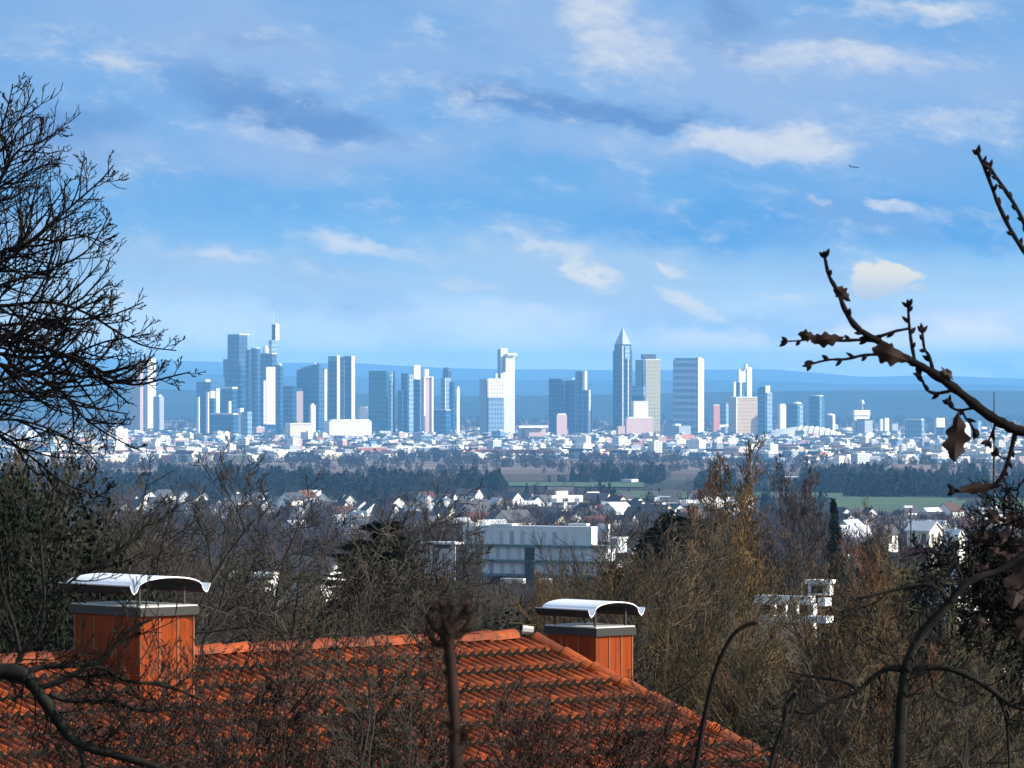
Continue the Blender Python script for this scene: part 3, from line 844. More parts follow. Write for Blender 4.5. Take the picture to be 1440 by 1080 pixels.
# all the rest of the city carpet as one mass
vs, fs, mi, uvs, nv = [], [], [], [], 0
mats = []
for (x, dd, k, s, rz) in far:
    (mw, mr), *_ = SHAPES[k]
    ca, sa = math.cos(rz), math.sin(rz)
    zg = ground(x, dd) - 1
    for me in (mw, mr):
        mt = me.materials[0]
        if mt not in mats:
            mats.append(mt)
        co = np.empty(len(me.vertices) * 3, np.float32)
        me.vertices.foreach_get("co", co)
        co = co.reshape(-1, 3)
        co = co * np.array(s, np.float32)
        vs.append(np.stack([co[:, 0] * ca - co[:, 1] * sa + x, co[:, 0] * sa + co[:, 1] * ca + dd, co[:, 2] + zg], 1))
        for p_ in me.polygons:
            fs.append(tuple(v + nv for v in p_.vertices))
            mi.append(mats.index(mt))
        if me.uv_layers:
            u = np.empty(len(me.loops) * 2, np.float32)
            me.uv_layers[0].data.foreach_get("uv", u)
            uvs.append(u)
        else:
            uvs.append(np.zeros(len(me.loops) * 2, np.float32))
        nv += len(co)
me = bpy.data.meshes.new("city_buildings")
me.from_pydata(np.concatenate(vs).tolist(), [], fs)
for mt in mats:
    me.materials.append(mt)
me.polygons.foreach_set("material_index", mi)
me.uv_layers.new(name="UVMap").data.foreach_set("uv", np.concatenate(uvs))
o = bpy.data.objects.new("city_buildings", me)
COL.objects.link(o)
tag(o, "dense carpet of small white and grey city buildings on the plain", "buildings", kind="stuff")

# ------------------------------------------------------------------ trees: kinds
def twig_mat(name, c, vary=0.28, scale=0.7):
    return surface(name, c, tuple(x * 0.55 for x in c), scale, 0.9, spec=0.08, vary=vary)


W = {
    "bark": twig_mat("dark_bark", (0.032, 0.026, 0.021)),
    "grey": twig_mat("grey_brown_twigs", (0.052, 0.045, 0.037)),
    "purple": twig_mat("purple_brown_twigs", (0.066, 0.047, 0.046)),
    "rust": twig_mat("rusty_brown_twigs", (0.10, 0.056, 0.027)),
    "olive": twig_mat("olive_brown_twigs", (0.076, 0.060, 0.034)),
    "needle": twig_mat("dark_needles", (0.014, 0.021, 0.012)),
    "ever": twig_mat("dark_evergreen_leaves", (0.010, 0.0135, 0.007)),
    "near": twig_mat("near_bark", (0.009, 0.007, 0.007), 0.1, 9),
    "nearpurple": twig_mat("plum_brown_shoots", (0.038, 0.024, 0.020), 0.15, 6),
    "palebark": twig_mat("pale_young_bark", (0.13, 0.11, 0.08)),
    "stemfuzz": twig_mat("soft_brown_bark", (0.030, 0.018, 0.014), 0.1, 9),
    "lichen": surface("lichened_bark", (0.017, 0.016, 0.014), (0.007, 0.0065, 0.006), 14, 0.9, spec=0.1),
}


def rnd_perp(d, R):
    while True:
        v = Vector((R.uniform(-1, 1), R.uniform(-1, 1), R.uniform(-1, 1)))
        p = v - d * v.dot(d)
        if p.length > 0.2:
            return p.normalized()


def branch(p, d, L, r, lvl, cfg, out, R):
    n = cfg["seg"][lvl]
    pts, rad = [p.copy()], [r]
    dirs = [d.copy()]
    for i in range(n):
        d = (d + rnd_perp(d, R) * R.uniform(0, cfg["wander"][lvl]) + Vector((0, 0, cfg["up"][lvl]))).normalized()
        p = p + d * (L / n)
        pts.append(p.copy())
        dirs.append(d.copy())
        rad.append(max(r * (1 - (i + 1) / n * (1 - cfg["tip"])), cfg["rmin"]))
    out.setdefault(lvl, []).append((pts, rad))
    if lvl + 1 < len(cfg["seg"]):
        k = cfg["kids"][lvl]
        for j in range(k):
            t = cfg["t0"][lvl] + (1 - cfg["t0"][lvl]) * (j + R.random()) / k
            f_ = t * n
            i = min(int(f_), n - 1)
            q = pts[i].lerp(pts[i + 1], f_ - i)
            dd = dirs[i + 1]
            a = math.radians(cfg["ang"][lvl] * R.uniform(0.7, 1.3))
            nd = (dd * math.cos(a) + rnd_perp(dd, R) * math.sin(a)).normalized()
            l2 = L * cfg["len"][lvl] * R.uniform(0.65, 1.2) * (1.15 - 0.55 * t)
            r2 = max(min(rad[i] * 0.6, r * 0.55), cfg["rmin"])
            branch(q, nd, l2, r2, lvl + 1, cfg, out, R)


def tree_meshes(cfg, seed, H=12.0, trunk_levels=1, base=Vector((0, 0, 0)), d0=Vector((0, 0, 1))):
    R = random.Random(seed)
    out = {}
    branch(base, d0, H * cfg["trunk"], H * cfg["r0"], 0, cfg, out, R)
    tr, cr = MB(), MB()
    for lvl, lst in out.items():
        for pts, rad in lst:
            (tr if lvl < trunk_levels else cr).tube(pts, rad, 6 if lvl == 0 else (4 if lvl == 1 else 3), cap=lvl < 2)
    return tr, cr


CFG = {
    "broad": dict(trunk=0.78, r0=0.018, rmin=0.014, tip=0.25, seg=[7, 6, 5, 3, 2], wander=[.12, .25, .3, .35, .4], up=[.03, .06, .05, .06, .05], kids=[15, 8, 6, 4],
                  t0=[.3, .25, .25, .2], ang=[52, 42, 40, 42], len=[.55, .5, .48, .5]),
    "upright": dict(trunk=0.9, r0=0.013, rmin=0.012, tip=0.15, seg=[7, 5, 4, 3, 2], wander=[.08, .15, .25, .3, .35], up=[.03, .22, .14, .1, .1], kids=[24, 7, 5, 4],
                    t0=[.12, .2, .2, .2], ang=[32, 30, 32, 36], len=[.36, .5, .5, .5]),
    "thicket": dict(trunk=0.8, r0=0.009, rmin=0.011, tip=0.2, seg=[6, 5, 4, 3], wander=[.12, .2, .3, .35], up=[.05, .18, .12, .1], kids=[22, 9, 7],
                    t0=[.05, .1, .1], ang=[34, 34, 38], len=[.5, .5, .5]),
}


def leafy(mb, c, rx, rz, n, size, R, flat=0.35):
    """leaf sprays spread through a lumpy volume"""
    for _ in range(n):
        u = Vector((R.gauss(0, 1), R.gauss(0, 1), R.gauss(0, 1))).normalized() * (R.random() ** 0.45)
        p = Vector((c[0] + u.x * rx, c[1] + u.y * rx, c[2] + u.z * rz))
        a = Vector((R.gauss(0, 1), R.gauss(0, 1), R.gauss(0, 1) * 0.8 + 0.2)).normalized()
        b = rnd_perp(a, R)
        s = size * R.uniform(0.5, 1.3)
        mb.face([p - a * s * 0.5, p + b * s * flat, p + a * s * 0.6, p - b * s * flat])


def conifer_meshes(seed, H=12.0, wide=0.2, rows=34):
    R = random.Random(seed)
    tr, cr = MB(), MB()
    tr.tube([(0, 0, 0), (0, 0, H * 0.97)], [H * 0.016, 0.02], 6)
    for i in range(rows):
        t = (i + 0.5) / rows
        z = H * (0.08 + 0.9 * t)
        L = H * wide * (1 - t) ** 0.8 + 0.15
        k = 7
        for j in range(k):
            a = R.uniform(0, 6.283)
            l = L * R.uniform(0.6, 1.15)
            d = Vector((math.cos(a), math.sin(a), R.uniform(-0.25, 0.3)))
            p0 = Vector((0, 0, z))
            for q in range(7):
                s = (q + 1) / 7
                p = p0 + d * l * s + Vector((0, 0, -0.12 * l * s * s))
                w_ = 0.36 * (1.1 - 0.5 * s)
                for _ in range(2):
                    v = Vector((R.gauss(0, 1), R.gauss(0, 1), R.gauss(0, .6))).normalized() * w_
                    cr.face([p - d * 0.25, p + v * 0.7, p + d * 0.45 + v * 0.2, p - v * 0.3 - d * 0.1])
    return tr, cr


def evergreen_meshes(seed, H=12.0, rx=0.3, clumps=34, leaf=0.42, per=110):
    R = random.Random(seed)
    tr, cr = MB(), MB()
    tr.tube([(0, 0, 0), (0.1, 0, H * 0.5), (0, 0.1, H * 0.9)], [H * 0.022, H * 0.014, 0.03], 6)
    for i in range(clumps):
        t = R.random()
        z = H * (0.12 + 0.82 * t)
        rr = H * rx * math.sin(math.pi * (0.15 + 0.8 * t)) ** 0.8
        a, q = R.uniform(0, 6.283), math.sqrt(R.random())
        c = (rr * q * math.cos(a), rr * q * math.sin(a), z)
        tr.tube([(0, 0, z * 0.8), c], [0.06, 0.02], 4)
        leafy(cr, c, H * R.uniform(.05, .1), H * R.uniform(.04, .09), per, leaf, R)
    return tr, cr


def column_meshes(seed, H=12.0):
    R = random.Random(seed)
    tr, cr = MB(), MB()
    tr.tube([(0, 0, 0), (0, 0, H * 0.9)], [0.18, 0.03], 6)
    for i in range(70):
        t = (i + R.random()) / 70
        r = H * 0.052 * min(1, (1 - t) * 3.2) ** 0.7 * (1.15 - 0.25 * t)
        a = R.uniform(0, 6.283)
        leafy(cr, (r * .5 * math.cos(a), r * .5 * math.sin(a), H * (0.03 + 0.95 * t)), r * .75, H * 0.03, 60, 0.36, R, 0.25)
    return tr, cr


CFG["broad_near"] = dict(CFG["broad"], rmin=.0055, r0=.014, kids=[17, 9, 7, 5])
CFG["upright_near"] = dict(CFG["upright"], rmin=.0055, r0=.010, kids=[26, 8, 6, 4])
CFG["thicket_near"] = dict(CFG["thicket"], rmin=.0055, r0=.008, kids=[26, 11, 9])
KIND = {}
for k, cfgname, n in [(k_, k_, 3 if "_" not in k_ else 2) for k_ in CFG]:
    KIND[k] = [tuple(mb.mesh(nm, W[mt]) for mb, nm, mt in zip(tree_meshes(CFG[cfgname], 31 * i + len(k), trunk_levels=1), ("trunk", "crown"), ("bark", "grey"))) for i in range(n)]
KIND["conifer"] = [tuple(mb.mesh(nm, W[mt]) for mb, nm, mt in zip(conifer_meshes(5 + i, wide=wd), ("trunk", "crown"), ("bark", "needle"))) for i, wd in enumerate((0.2, 0.27))]
KIND["evergreen"] = [tuple(mb.mesh(nm, W[mt]) for mb, nm, mt in zip(evergreen_meshes(15 + i, rx=rr), ("trunk", "crown"), ("bark", "ever"))) for i, rr in enumerate((0.3, 0.24))]
KIND["evergreen_near"] = [tuple(mb.mesh(nm, W[mt]) for mb, nm, mt in zip(evergreen_meshes(25, rx=.3, clumps=60, leaf=.085, per=520), ("trunk", "crown"), ("bark", "ever")))]
KIND["column"] = [tuple(mb.mesh(nm, W[mt]) for mb, nm, mt in zip(column_meshes(3), ("trunk", "crown"), ("bark", "needle")))]
NAMES = {"broad_near": "bare_tree", "upright_near": "bare_tree", "thicket_near": "bare_tree", "broad": "bare_tree", "upright": "bare_tree", "thicket": "bare_tree", "conifer": "conifer_tree", "evergreen": "evergreen_tree", "evergreen_near": "evergreen_tree", "column": "cypress_tree"}
GROUPS = {"bare_tree": "bare winter trees on the slope", "conifer_tree": "dark conifers on the slope", "evergreen_tree": "dark evergreen trees on the slope", "cypress_tree": None}


def plant(kind, px, d, top, twig=None, label=None, wide=1.0, hmin=2.5):
    x = (px - 720) / FPX * d
    z = ground(x, d) - 0.3
    h = zpx(top, d) - z
    if h < hmin:
        return None
    s = h / 12.0 / (0.98 if kind in ("conifer", "column", "evergreen") else 1.02)
    tm, cm = rnd.choice(KIND[kind + "_near" if d < 150 and kind + "_near" in KIND else kind])
    nm = NAMES[kind]
    root = empty(nm, (x, d, z), label, "tree", GROUPS[nm], rnd.uniform(0, 6.28))
    root.scale = (s * wide, s * wide, s)
    for me, part in ((tm, "trunk"), (cm, "crown")):
        o = bpy.data.objects.new(part, me)
        COL.objects.link(o)
        o.parent = root
        if part == "trunk" and kind in ("thicket", "upright") and rnd.random() < .35:
            o.material_slots[0].link = "OBJECT"
            o.material_slots[0].material = W["palebark"]
        if twig and part == "crown":
            o.material_slots[0].link = "OBJECT"
            o.material_slots[0].material = W[twig]
    return root


# trees that stand out
plant("conifer", 531, 170, 733, label="lone dark conifer rising above the bare trees behind the tiled roof", wide=1.35)
plant("conifer", 505, 182, 765, label="smaller dark conifer on the left flank of the lone conifer", wide=1.3)
plant("conifer", 566, 178, 772, label="low dark conifer close right of the lone conifer", wide=1.35)
plant("upright", 1048, 230, 664, "rust", "tall rusty brown bare tree reaching up to the fields", 1.05)
plant("upright", 1022, 238, 700, "rust", "rusty bare tree on the left side of the tall rusty one", 1.0)
plant("upright", 1072, 226, 708, "rust", "rusty bare tree on the right side of the tall rusty one", 1.0)
plant("upright", 1108, 260, 676, "purple", "slim purple brown tree between the rusty tree and the cypress", 0.75)
plant("upright", 1128, 250, 712, "grey", "slim grey tree just left of the cypress", 0.8)
plant("column", 1172, 420, 709, label="single dark narrow cypress standing alone")
plant("evergreen", 962, 275, 728, label="dark evergreen tree above the wood right of the office building", wide=1.15)
plant("evergreen", 992, 280, 736, label="dark evergreen tree touching the rusty bare trees", wide=1.1)
plant("evergreen", 930, 285, 752, label="dark evergreen tree at the right corner of the office building", wide=0.9)
plant("evergreen", 1222, 520, 762, label="green round evergreen right of the cypress", wide=1.3)
plant("evergreen", 1424, 95, 700, label="dark evergreen at the frame's right edge below the oak branch", wide=1.25)
plant("evergreen", 1382, 120, 742, label="dark evergreen left of the one at the right edge", wide=1.3)
plant("evergreen", 22, 56, 588, label="largest dark evergreen under the big bare tree", wide=0.55)
plant("broad", 92, 60, 612, "grey", label="tall bare tree right of the largest evergreen at left", wide=0.9)
plant("evergreen", -40, 58, 610, label="dark evergreen cut by the left edge of the picture", wide=0.9)
plant("evergreen", 150, 70, 770, label="low dark evergreen directly above the left chimney cowl", wide=0.8)
plant("evergreen", 700, 92, 830, label="dark evergreen bush just left of the right chimney", wide=1.6)
plant("evergreen", 660, 100, 818, label="dark evergreen bush under the left half of the office building", wide=1.6)
for px, d, top, tw, lb in ((165, 72, 668, "grey", "wide bare tree between the left evergreens and the fanning twigs"), (205, 64, 640, "grey", "grey bare tree with fanning twigs above the left chimney"), (262, 70, 668, "grey", "bare tree with fanning twigs just right of the left chimney cowl"),
                           (130, 62, 650, "grey", "dense bare tree in front of the evergreens at left"), (50, 60, 668, "grey", "dense bare tree low at the left edge"), (310, 84, 742, "grey", "bare grey tree between left chimney and white balcony house"),
                           (745, 76, 838, "rust", "yellowish brown bare bush behind the roof corner left of the right chimney"), (605, 90, 722, "grey", "thin bare tree in front of the left end of the office building"),
                           (650, 95, 735, "grey", "thin bare tree crossing the office building near its left end")):
    plant("broad" if px < 400 else "upright", px, d, top, tw, lb, 1.15 if px < 400 else 0.5)

for px, d, top in ((322, 190, 824), (345, 230, 830), (372, 210, 834), (398, 180, 820), (415, 240, 814), (440, 200, 818), (462, 215, 822), (480, 170, 816), (388, 150, 836), (432, 150, 830)):
    plant("thicket", px, d, top, rnd.choice(("grey", "olive")), "low bare thicket screening the balcony house and its gabled neighbour", 1.3)
for px, d, top in ((1062, 185, 872), (1080, 170, 878), (1098, 188, 874), (1112, 160, 882), (1128, 182, 876), (1142, 168, 880), (1158, 190, 872), (1172, 176, 870)):
    plant("thicket", px, d, top, rnd.choice(("rust", "olive")), "low bare thicket hiding the foot of the flat-roofed house", 1.4)
for px, d, top in ((1232, 480, 752), (1258, 560, 757), (1275, 500, 766), (1296, 520, 770), (1318, 470, 764), (1340, 530, 768), (1362, 430, 772)):
    plant("upright", px, d, top, rnd.choice(("grey", "purple", "olive")), "bare tree screening the houses right of the cypress", 1.2)

# the wood of bare trees between the tiled roof and the suburb
def limit(px):
    return float(np.interp(px, [-40, 120, 200, 300, 420, 470, 600, 660, 760, 870, 920, 960, 1010, 1090, 1150, 1250, 1330, 1440],
                           [660, 650, 700, 785, 812, 800, 800, 806, 818, 800, 765, 745, 735, 745, 765, 790, 800, 760]))


ZONES = [(0, 150, "low on the left behind the bare twigs"), (150, 300, "around the left chimney"), (300, 400, "in front of the white balcony house"), (400, 480, "in front of the pale gabled house"),
         (480, 600, "below the lone conifer"), (600, 700, "below the left half of the office building"), (700, 800, "above the right chimney"), (800, 900, "below the right half of the office building"),
         (900, 960, "between the right chimney and the rusty trees"), (960, 1050, "below the tall rusty tree"), (1050, 1130, "around the flat-roofed terrace house"), (1130, 1200, "below the cypress"),
         (1200, 1270, "left of the forked pruned tree"), (1270, 1350, "behind the forked pruned tree"), (1350, 1500, "at the right edge below the stone house")]
TW = {"grey": "grey-brown", "olive": "olive-brown", "rust": "rusty-brown", "purple": "purple-brown"}
ADJ = {"broad": "spreading", "upright": "upright", "thicket": "many-stemmed"}
items = []
count = 0
keepouts = [(1045, 1185, 222, 815, 12), (1295, 1415, 200, 795, 12), (310, 480, 330, 780, 6)]      # bearings, distance, row: small houses stay in sight
for _ in range(6000):
    if count >= 255:
        break
    px = rnd.uniform(-30, 1470)
    if 270 < px < 760 and rnd.random() < 0.3:
        continue
    d = 74 + 830 * rnd.random() ** 1.9
    if px < 300 and d < 78:
        continue
    band = rnd.random() ** 1.3
    top = limit(px) + band * (200 if px > 880 else 105)
    x = (px - 720) / FPX * d
    h = zpx(top, d) - ground(x, d)
    if not 4.5 < h < 15:
        continue
    if any(a < px < b and d < dd and top < yy + 66 for a, b, dd, yy, _k in keepouts):
        continue
    kind = rnd.choices(("broad", "upright", "thicket"), (2, 2, 3) if px < 880 else (1, 3, 4))[0]
    tw = rnd.choices(("grey", "olive", "rust", "purple"), (5, 2, .5, 1.5) if px < 700 else (2.5, 4, 2.2, 1))[0]
    o = plant(kind, px, d, top, tw, None, rnd.uniform(0.8, 1.25))
    if o is None:
        continue
    count += 1
    zn = next(z[2] for z in ZONES if px < z[1])
    items.append((o, f"{TW[tw]} {ADJ[kind]} bare tree {zn}", px))
number_labels(items)

# ------------------------------------------------------------------ woods too dense to count
hidden = bpy.data.collections.new("kinds_of_tree")


def far_bare(seed, n=150, H=12.0):
    R = random.Random(seed)
    mb = MB()
    mb.tube([(0, 0, 0), (0.1, 0, H * .6)], [.22, .1], 4, False)
    for i in range(n):
        a = R.uniform(0, 6.283)
        t = R.random()
        z = H * (0.22 + 0.7 * t)
        rr = H * 0.32 * math.sin(math.pi * (0.2 + 0.72 * t)) * math.sqrt(R.random())
        p = Vector((rr * math.cos(a), rr * math.sin(a), z))
        d = (Vector((p.x, p.y, H * 0.35)).normalized() + Vector((R.gauss(0, .35), R.gauss(0, .35), R.gauss(0, .3)))).normalized()
        l = R.uniform(1.0, 2.4)
        b = rnd_perp(d, R) * R.uniform(.05, .13)
        mb.face([p - b, p + b, p + d * l])
    return mb


def far_ever(seed, wide, H=12.0, n=190):
    R = random.Random(seed)
    mb = MB()
    mb.tube([(0, 0, 0), (0, 0, H * .6)], [.25, .1], 4, False)
    for i in range(n):
        a = R.uniform(0, 6.283)
        t = R.random() ** 1.2
        rr = H * wide * (math.sin(math.pi * (0.22 + 0.75 * t)) if wide > .25 else (1 - t) ** .8) * math.sqrt(R.uniform(.3, 1))
        p = Vector((rr * math.cos(a), rr * math.sin(a), H * (0.1 + 0.88 * t)))
        d = Vector((R.gauss(0, 1), R.gauss(0, 1), R.gauss(0, .7))).normalized()
        b = rnd_perp(d, R) * R.uniform(.4, .8)
        mb.face([p - b, p + d * .9, p + b, p - d * .9])
    return mb


def kinds_collection(name, builders, mat):
    c = bpy.data.collections.new(name)
    for mb in builders:
        c.objects.link(bpy.data.objects.new("tree_kind", mb.mesh("tree_kind", mat)))
    return c


for nm in ("f_purple", "f_olive", "f_ever", "f_city"):
    W[nm] = twig_mat(nm + "_wood", {"f_purple": (0.05, 0.036, 0.036), "f_olive": (0.06, 0.046, 0.026), "f_ever": (0.016, 0.024, 0.018), "f_city": (0.052, 0.038, 0.04)}[nm], 0.4, 0.3)
K_bare = kinds_collection("bare_kinds", [far_bare(i) for i in range(5)], W["f_purple"])
K_olive = kinds_collection("olive_kinds", [far_bare(9 + i) for i in range(5)], W["f_olive"])
K_ever = kinds_collection("evergreen_kinds", [far_ever(i, wd) for i, wd in enumerate((.2, .3, .34, .24))], W["f_ever"])
K_city = kinds_collection("city_tree_kinds", [far_ever(40 + i, wd, n=120) for i, wd in enumerate((.3, .36, .33))], W["f_city"])


def scatter(name, pts, coll, label):
    """pts: x, y, z, height; trees set out on points, one object"""
    me = bpy.data.meshes.new(name)
    me.from_pydata([p[:3] for p in pts], [], [])
    at = me.attributes.new("size", "FLOAT", "POINT")
    at.data.foreach_set("value", [p[3] / 12.0 for p in pts])
    o = bpy.data.objects.new(name, me)
    COL.objects.link(o)
    tag(o, label, "trees", kind="stuff")
    g = bpy.data.node_groups.new(name, "GeometryNodeTree")
    g.interface.new_socket("Geometry", in_out="INPUT", socket_type="NodeSocketGeometry")
    g.interface.new_socket("Geometry", in_out="OUTPUT", socket_type="NodeSocketGeometry")
    N_, L_ = g.nodes, g.links
    gi, go = N_.new("NodeGroupInput"), N_.new("NodeGroupOutput")
    ci = N_.new("GeometryNodeCollectionInfo")
    ci.inputs["Collection"].default_value = coll
    ci.inputs["Separate Children"].default_value = True
    ci.inputs["Reset Children"].default_value = True
    iop = N_.new("GeometryNodeInstanceOnPoints")
    iop.inputs["Pick Instance"].default_value = True
    na = N_.new("GeometryNodeInputNamedAttribute")
    na.data_type = "FLOAT"
    na.inputs["Name"].default_value = "size"
    rv = N_.new("FunctionNodeRandomValue")
    rv.data_type = "FLOAT_VECTOR"
    rv.inputs[0].default_value = (0, 0, 0)
    rv.inputs[1].default_value = (0.06, 0.06, 6.283)
    L_.new(gi.outputs[0], iop.inputs["Points"])
    L_.new(ci.outputs[0], iop.inputs["Instance"])
    L_.new(rv.outputs[0], iop.inputs["Rotation"])
    L_.new(na.outputs[0], iop.inputs["Scale"])
    L_.new(iop.outputs[0], go.inputs[0])
    md = o.modifiers.new("trees", "NODES")
    md.node_group = g
    return o


in_field = lambda px, d, m=0: any(a - 4 < px < b + 4 and c - m < d < e for a, b, c, e in FIELDS)

# ------------------------------------------------------------------ suburb houses
def house_proto(i, wall, roof, sx, sy, h, rh, nwin):
    root = bpy.data.objects.new("suburb_house", None)
    mw, mr = MB(), MB()
    gable_block(mw, mr, (0, 0), sx, sy, h, rh, 0, 0)
    parts = [("wall", mw.mesh("wall", wall), None), ("roof", mr.mesh("roof", roof), None)]
    mc = MB().box((sx * 0.2, 0.6), 0.7, 0.7, h + rh * 0.6, h + rh + 0.9)
    parts.append(("chimney", mc.mesh("chimney", M["roof_red"]), "roof"))
    wm = MB().box((0, 0), 1.3, 0.12, 0, 1.4).mesh("window", M["window"])
    for k in range(nwin):
        parts.append(("window", wm, ((-sx / 2 + sx * (k + 0.7) / (nwin + .4)), -sy / 2 - 0.02, 1.0 + 2.7 * (k % 2), 0)))
        parts.append(("window", wm, (sx / 2 + 0.02, -sy / 2 + sy * (k + 0.7) / (nwin + .4), 1.0 + 2.7 * (k % 2), math.pi / 2)))
    return parts


HP = []
for wname, ww in (("house_white", "white"), ("house_cream", "cream"), ("house_grey", "grey")):
    for rname, rw in (("roof_grey", "slate-roofed"), ("roof_red", "red-roofed"), ("roof_pale", "pale-roofed")):
        for sx, sy, h, rh, nw, sw in ((10, 9, 5.0, 4.0, 2, "small"), (16, 10, 6.0, 4.2, 3, "long")):
            HP.append((house_proto(0, M[wname], M[rname], sx, sy, h, rh, nw), f"{sw} {rw} {ww} house", ww, rname))
HW = [{"white": 6, "cream": 2.2, "grey": 1}[p[2]] * {"roof_grey": 3, "roof_red": .9, "roof_pale": .9}[p[3]] for p in HP]


def place_house(parts, x, d, rz, s):
    root = empty("suburb_house", (x, d, ground(x, d) - 0.4), None, "house", "houses of the leafy suburb", rz)
    root.scale = (s, s, s)
    made = {}
    for nm, me, where in parts:
        o = bpy.data.objects.new(nm, me)
        COL.objects.link(o)
        o.parent = made["roof"] if where == "roof" else root
        if isinstance(where, tuple):
            o.location = where[:3]
            o.rotation_euler = (0, 0, where[3])
        made.setdefault(nm, o)
    return root


HMARK = [(330, "left of the suburb beyond fanning twigs"), (405, "near the left end of the suburb"), (470, "above the purple wood"), (545, "above the lone conifer"), (610, "above the thin bare trees"),
         (680, "above the office's left end"), (735, "above the office's middle"), (795, "under the white flat-roofed block"), (850, "above the office's right end"), (905, "right of the white flat-roofed block"),
         (960, "below the long white apartment row"), (1000, "by the white apartment row's right end"), (1080, "behind the rusty tree"), (1140, "left of the cypress"), (1230, "right of the cypress"),
         (1310, "below the green field"), (1380, "beside the thin mast"), (200, "seen through the bare tree at left")]
items, HOUSES = [], []
tries = 0
while len(HOUSES) < 215 and tries < 5000:
    tries += 1
    px = rnd.choices((rnd.gauss(560, 130), rnd.gauss(800, 120), rnd.uniform(860, 1040), rnd.uniform(1180, 1420), rnd.uniform(170, 330)), (4, 4, 2, 1.6, .8))[0]
    d = rnd.uniform(1750, 3000) if px > 380 else rnd.uniform(2100, 3000)
    if px > 1080:
        d = rnd.uniform(1300, 2400)
    if not 150 < px < 1435:
        continue
    x = (px - 720) / FPX * d
    if any(abs(x - a) < 14 and abs(d - b) < 40 for a, b, _ in HOUSES):
        continue
    k = rnd.choices(range(len(HP)), HW)[0]
    o = place_house(HP[k][0], x, d, math.radians(rnd.choice((-35, 55, 20, -70)) + rnd.uniform(-14, 14)), rnd.uniform(0.65, 1.0))
    HOUSES.append((x, d, px))
    items.append((o, HP[k][1] + " " + min(HMARK, key=lambda a: abs(a[0] - px))[1], px))
number_labels(items)

# ------------------------------------------------------------------ larger buildings in the middle distance
bld = lambda name, label, d, spec, phi, cat="building", group=None: tower(name, label, d, spec, cat, group, phi)
tealroof = surface("green_grey_copper_edge", (0.10, 0.16, 0.17), (0.07, 0.12, 0.13), 0.2)
F["panel"] = facade("office_panel_facade", (0.50, 0.52, 0.56), (0.29, 0.32, 0.38), 2.4, 4.4, 0.42, 0.6, 0.3, 0.6, 0.02, 0.35)
F["glassband"] = facade("office_dark_glass", (0.03, 0.04, 0.045), (0.012, 0.02, 0.022), 1.5, 3.5, 0.85, 0.85, 0.12, 0.4)
d = 1000
bld("office_building", "wide terraced pale office building with flat roofs in the middle of the wood", d, [
    ("upper_storey", F["panel"], "b", 650, 832, 841, 742, 768, 5), ("upper_wing", F["panel"], "b", 842, 857, 860, 740, 765, 14), ("end_wall", M["white"], "b", 831.5, 832.5, 840.4, 743.5, 767, 4.8),
    ("roof_terrace", tealroof, "b", 652, 852, 870, 768, 771.5, 1.2), ("middle_storey", F["panel"], "b", 656, 852, 867, 771.5, 789.5, 2.2), ("core", F["glassband"], "b", 737.5, 751, 752, 770, 812, 1.2),
    ("roof_terrace", tealroof, "b", 660, 866, 886, 789.5, 792.5, -1.2), ("lower_storey", F["panel"], "b", 676, 868, 887, 792.5, 809.5, 0), ("base_slab", tealroof, "b", 676, 868, 889, 809.5, 813, -1.4), ("ground_storey", F["glassband"], "b", 690, 868, 886, 813, None, 1),
    ("entrance_wall", M["white"], "b", 704, 735, 739, 812.8, 820, -3), ("entrance_wall", M["white"], "b", 757, 773, 777, 812.8, 820, -3), ("side_wing", F["panel"], "b", 858, 871, 885, 762, 782, 16), ("side_wing_roof", M["roof_pale"], "b", 856, 871, 887, 759.5, 762, 15),
    ("annex", F["panel"], "b", 884, 891, 905, 777, 800, 10), ("annex_roof", M["roof_pale"], "b", 883, 891, 907, 774.5, 777, 9), ("roof_hut", M["white"], "b", 656, 668, 673, 737, 742, 9), ("roof_hut", M["trim"], "b", 800, 826, 831, 739, 742, 12),
    ("roof_hut", M["trim"], "b", 690, 720, 728, 739.5, 742, 12)], 24)
bld("pavilion_building", "low white and teal pavilion beside the left end of the terraced office", 985, [
    ("wall", F["panel"], "b", 594, 640, 640.4, 772, None, 3), ("roof", M["roof_pale"], "b", 590, 640, 652, 763, 766, 1), ("upper_wall", M["white"], "b", 598, 603, 609, 766, 772, 4), ("upper_wall", M["white"], "b", 633, 640, 640.6, 762, 772, 5),
    ("window", F["glassband"], "b", 612, 632, 634, 766, 772, 5)], 26)
bld("apartment_building", "white flat-roofed block with T-shaped front rising from the suburb", 2300, [
    ("upper_wall", F["white"], "b", 771, 776, 820, 697, 706.5), ("roof_house", M["white"], "b", 780, 783, 799, 691, 697, 6), ("lower_wall", F["grey"], "b", 776, 786, 812, 706.5, None, 4), ("stair_tower", M["white"], "b", 791, 793, 798, 705, None, -2)], 62)
bld("apartment_building", "long white apartment row with framed balconies above the rusty trees", 2350, [
    ("wall", F["white"], "b", 930, 1004, 1010, 708, 719), ("frame_end", M["white"], "b", 1007, 1009, 1020, 706.5, None, -3), ("frame_end", M["white"], "b", 929, 931, 936, 707, None, -3), ("lower_wall", F["grey"], "b", 936, 1003, 1009, 719, None, 3),
    ("roof_hut", M["white"], "b", 958, 966, 971, 703.5, 708, 6), ("roof_hut", M["white"], "b", 980, 988, 993, 702, 708, 6), ("bay", F["glassband"], "b", 960, 969, 970, 711, None, -2)], 24)
bld("slab_building", "long low grey slab building in the wood behind the green field", 4300, [("wall", F["grey"], "b", 1098, 1176, 1199, 673, None), ("roof_edge", M["trim"], "b", 1097, 1176, 1200, 671.6, 673, -2), ("end_block", F["pale"], "b", 1174, 1180, 1200, 672.5, None, -8)], 40)
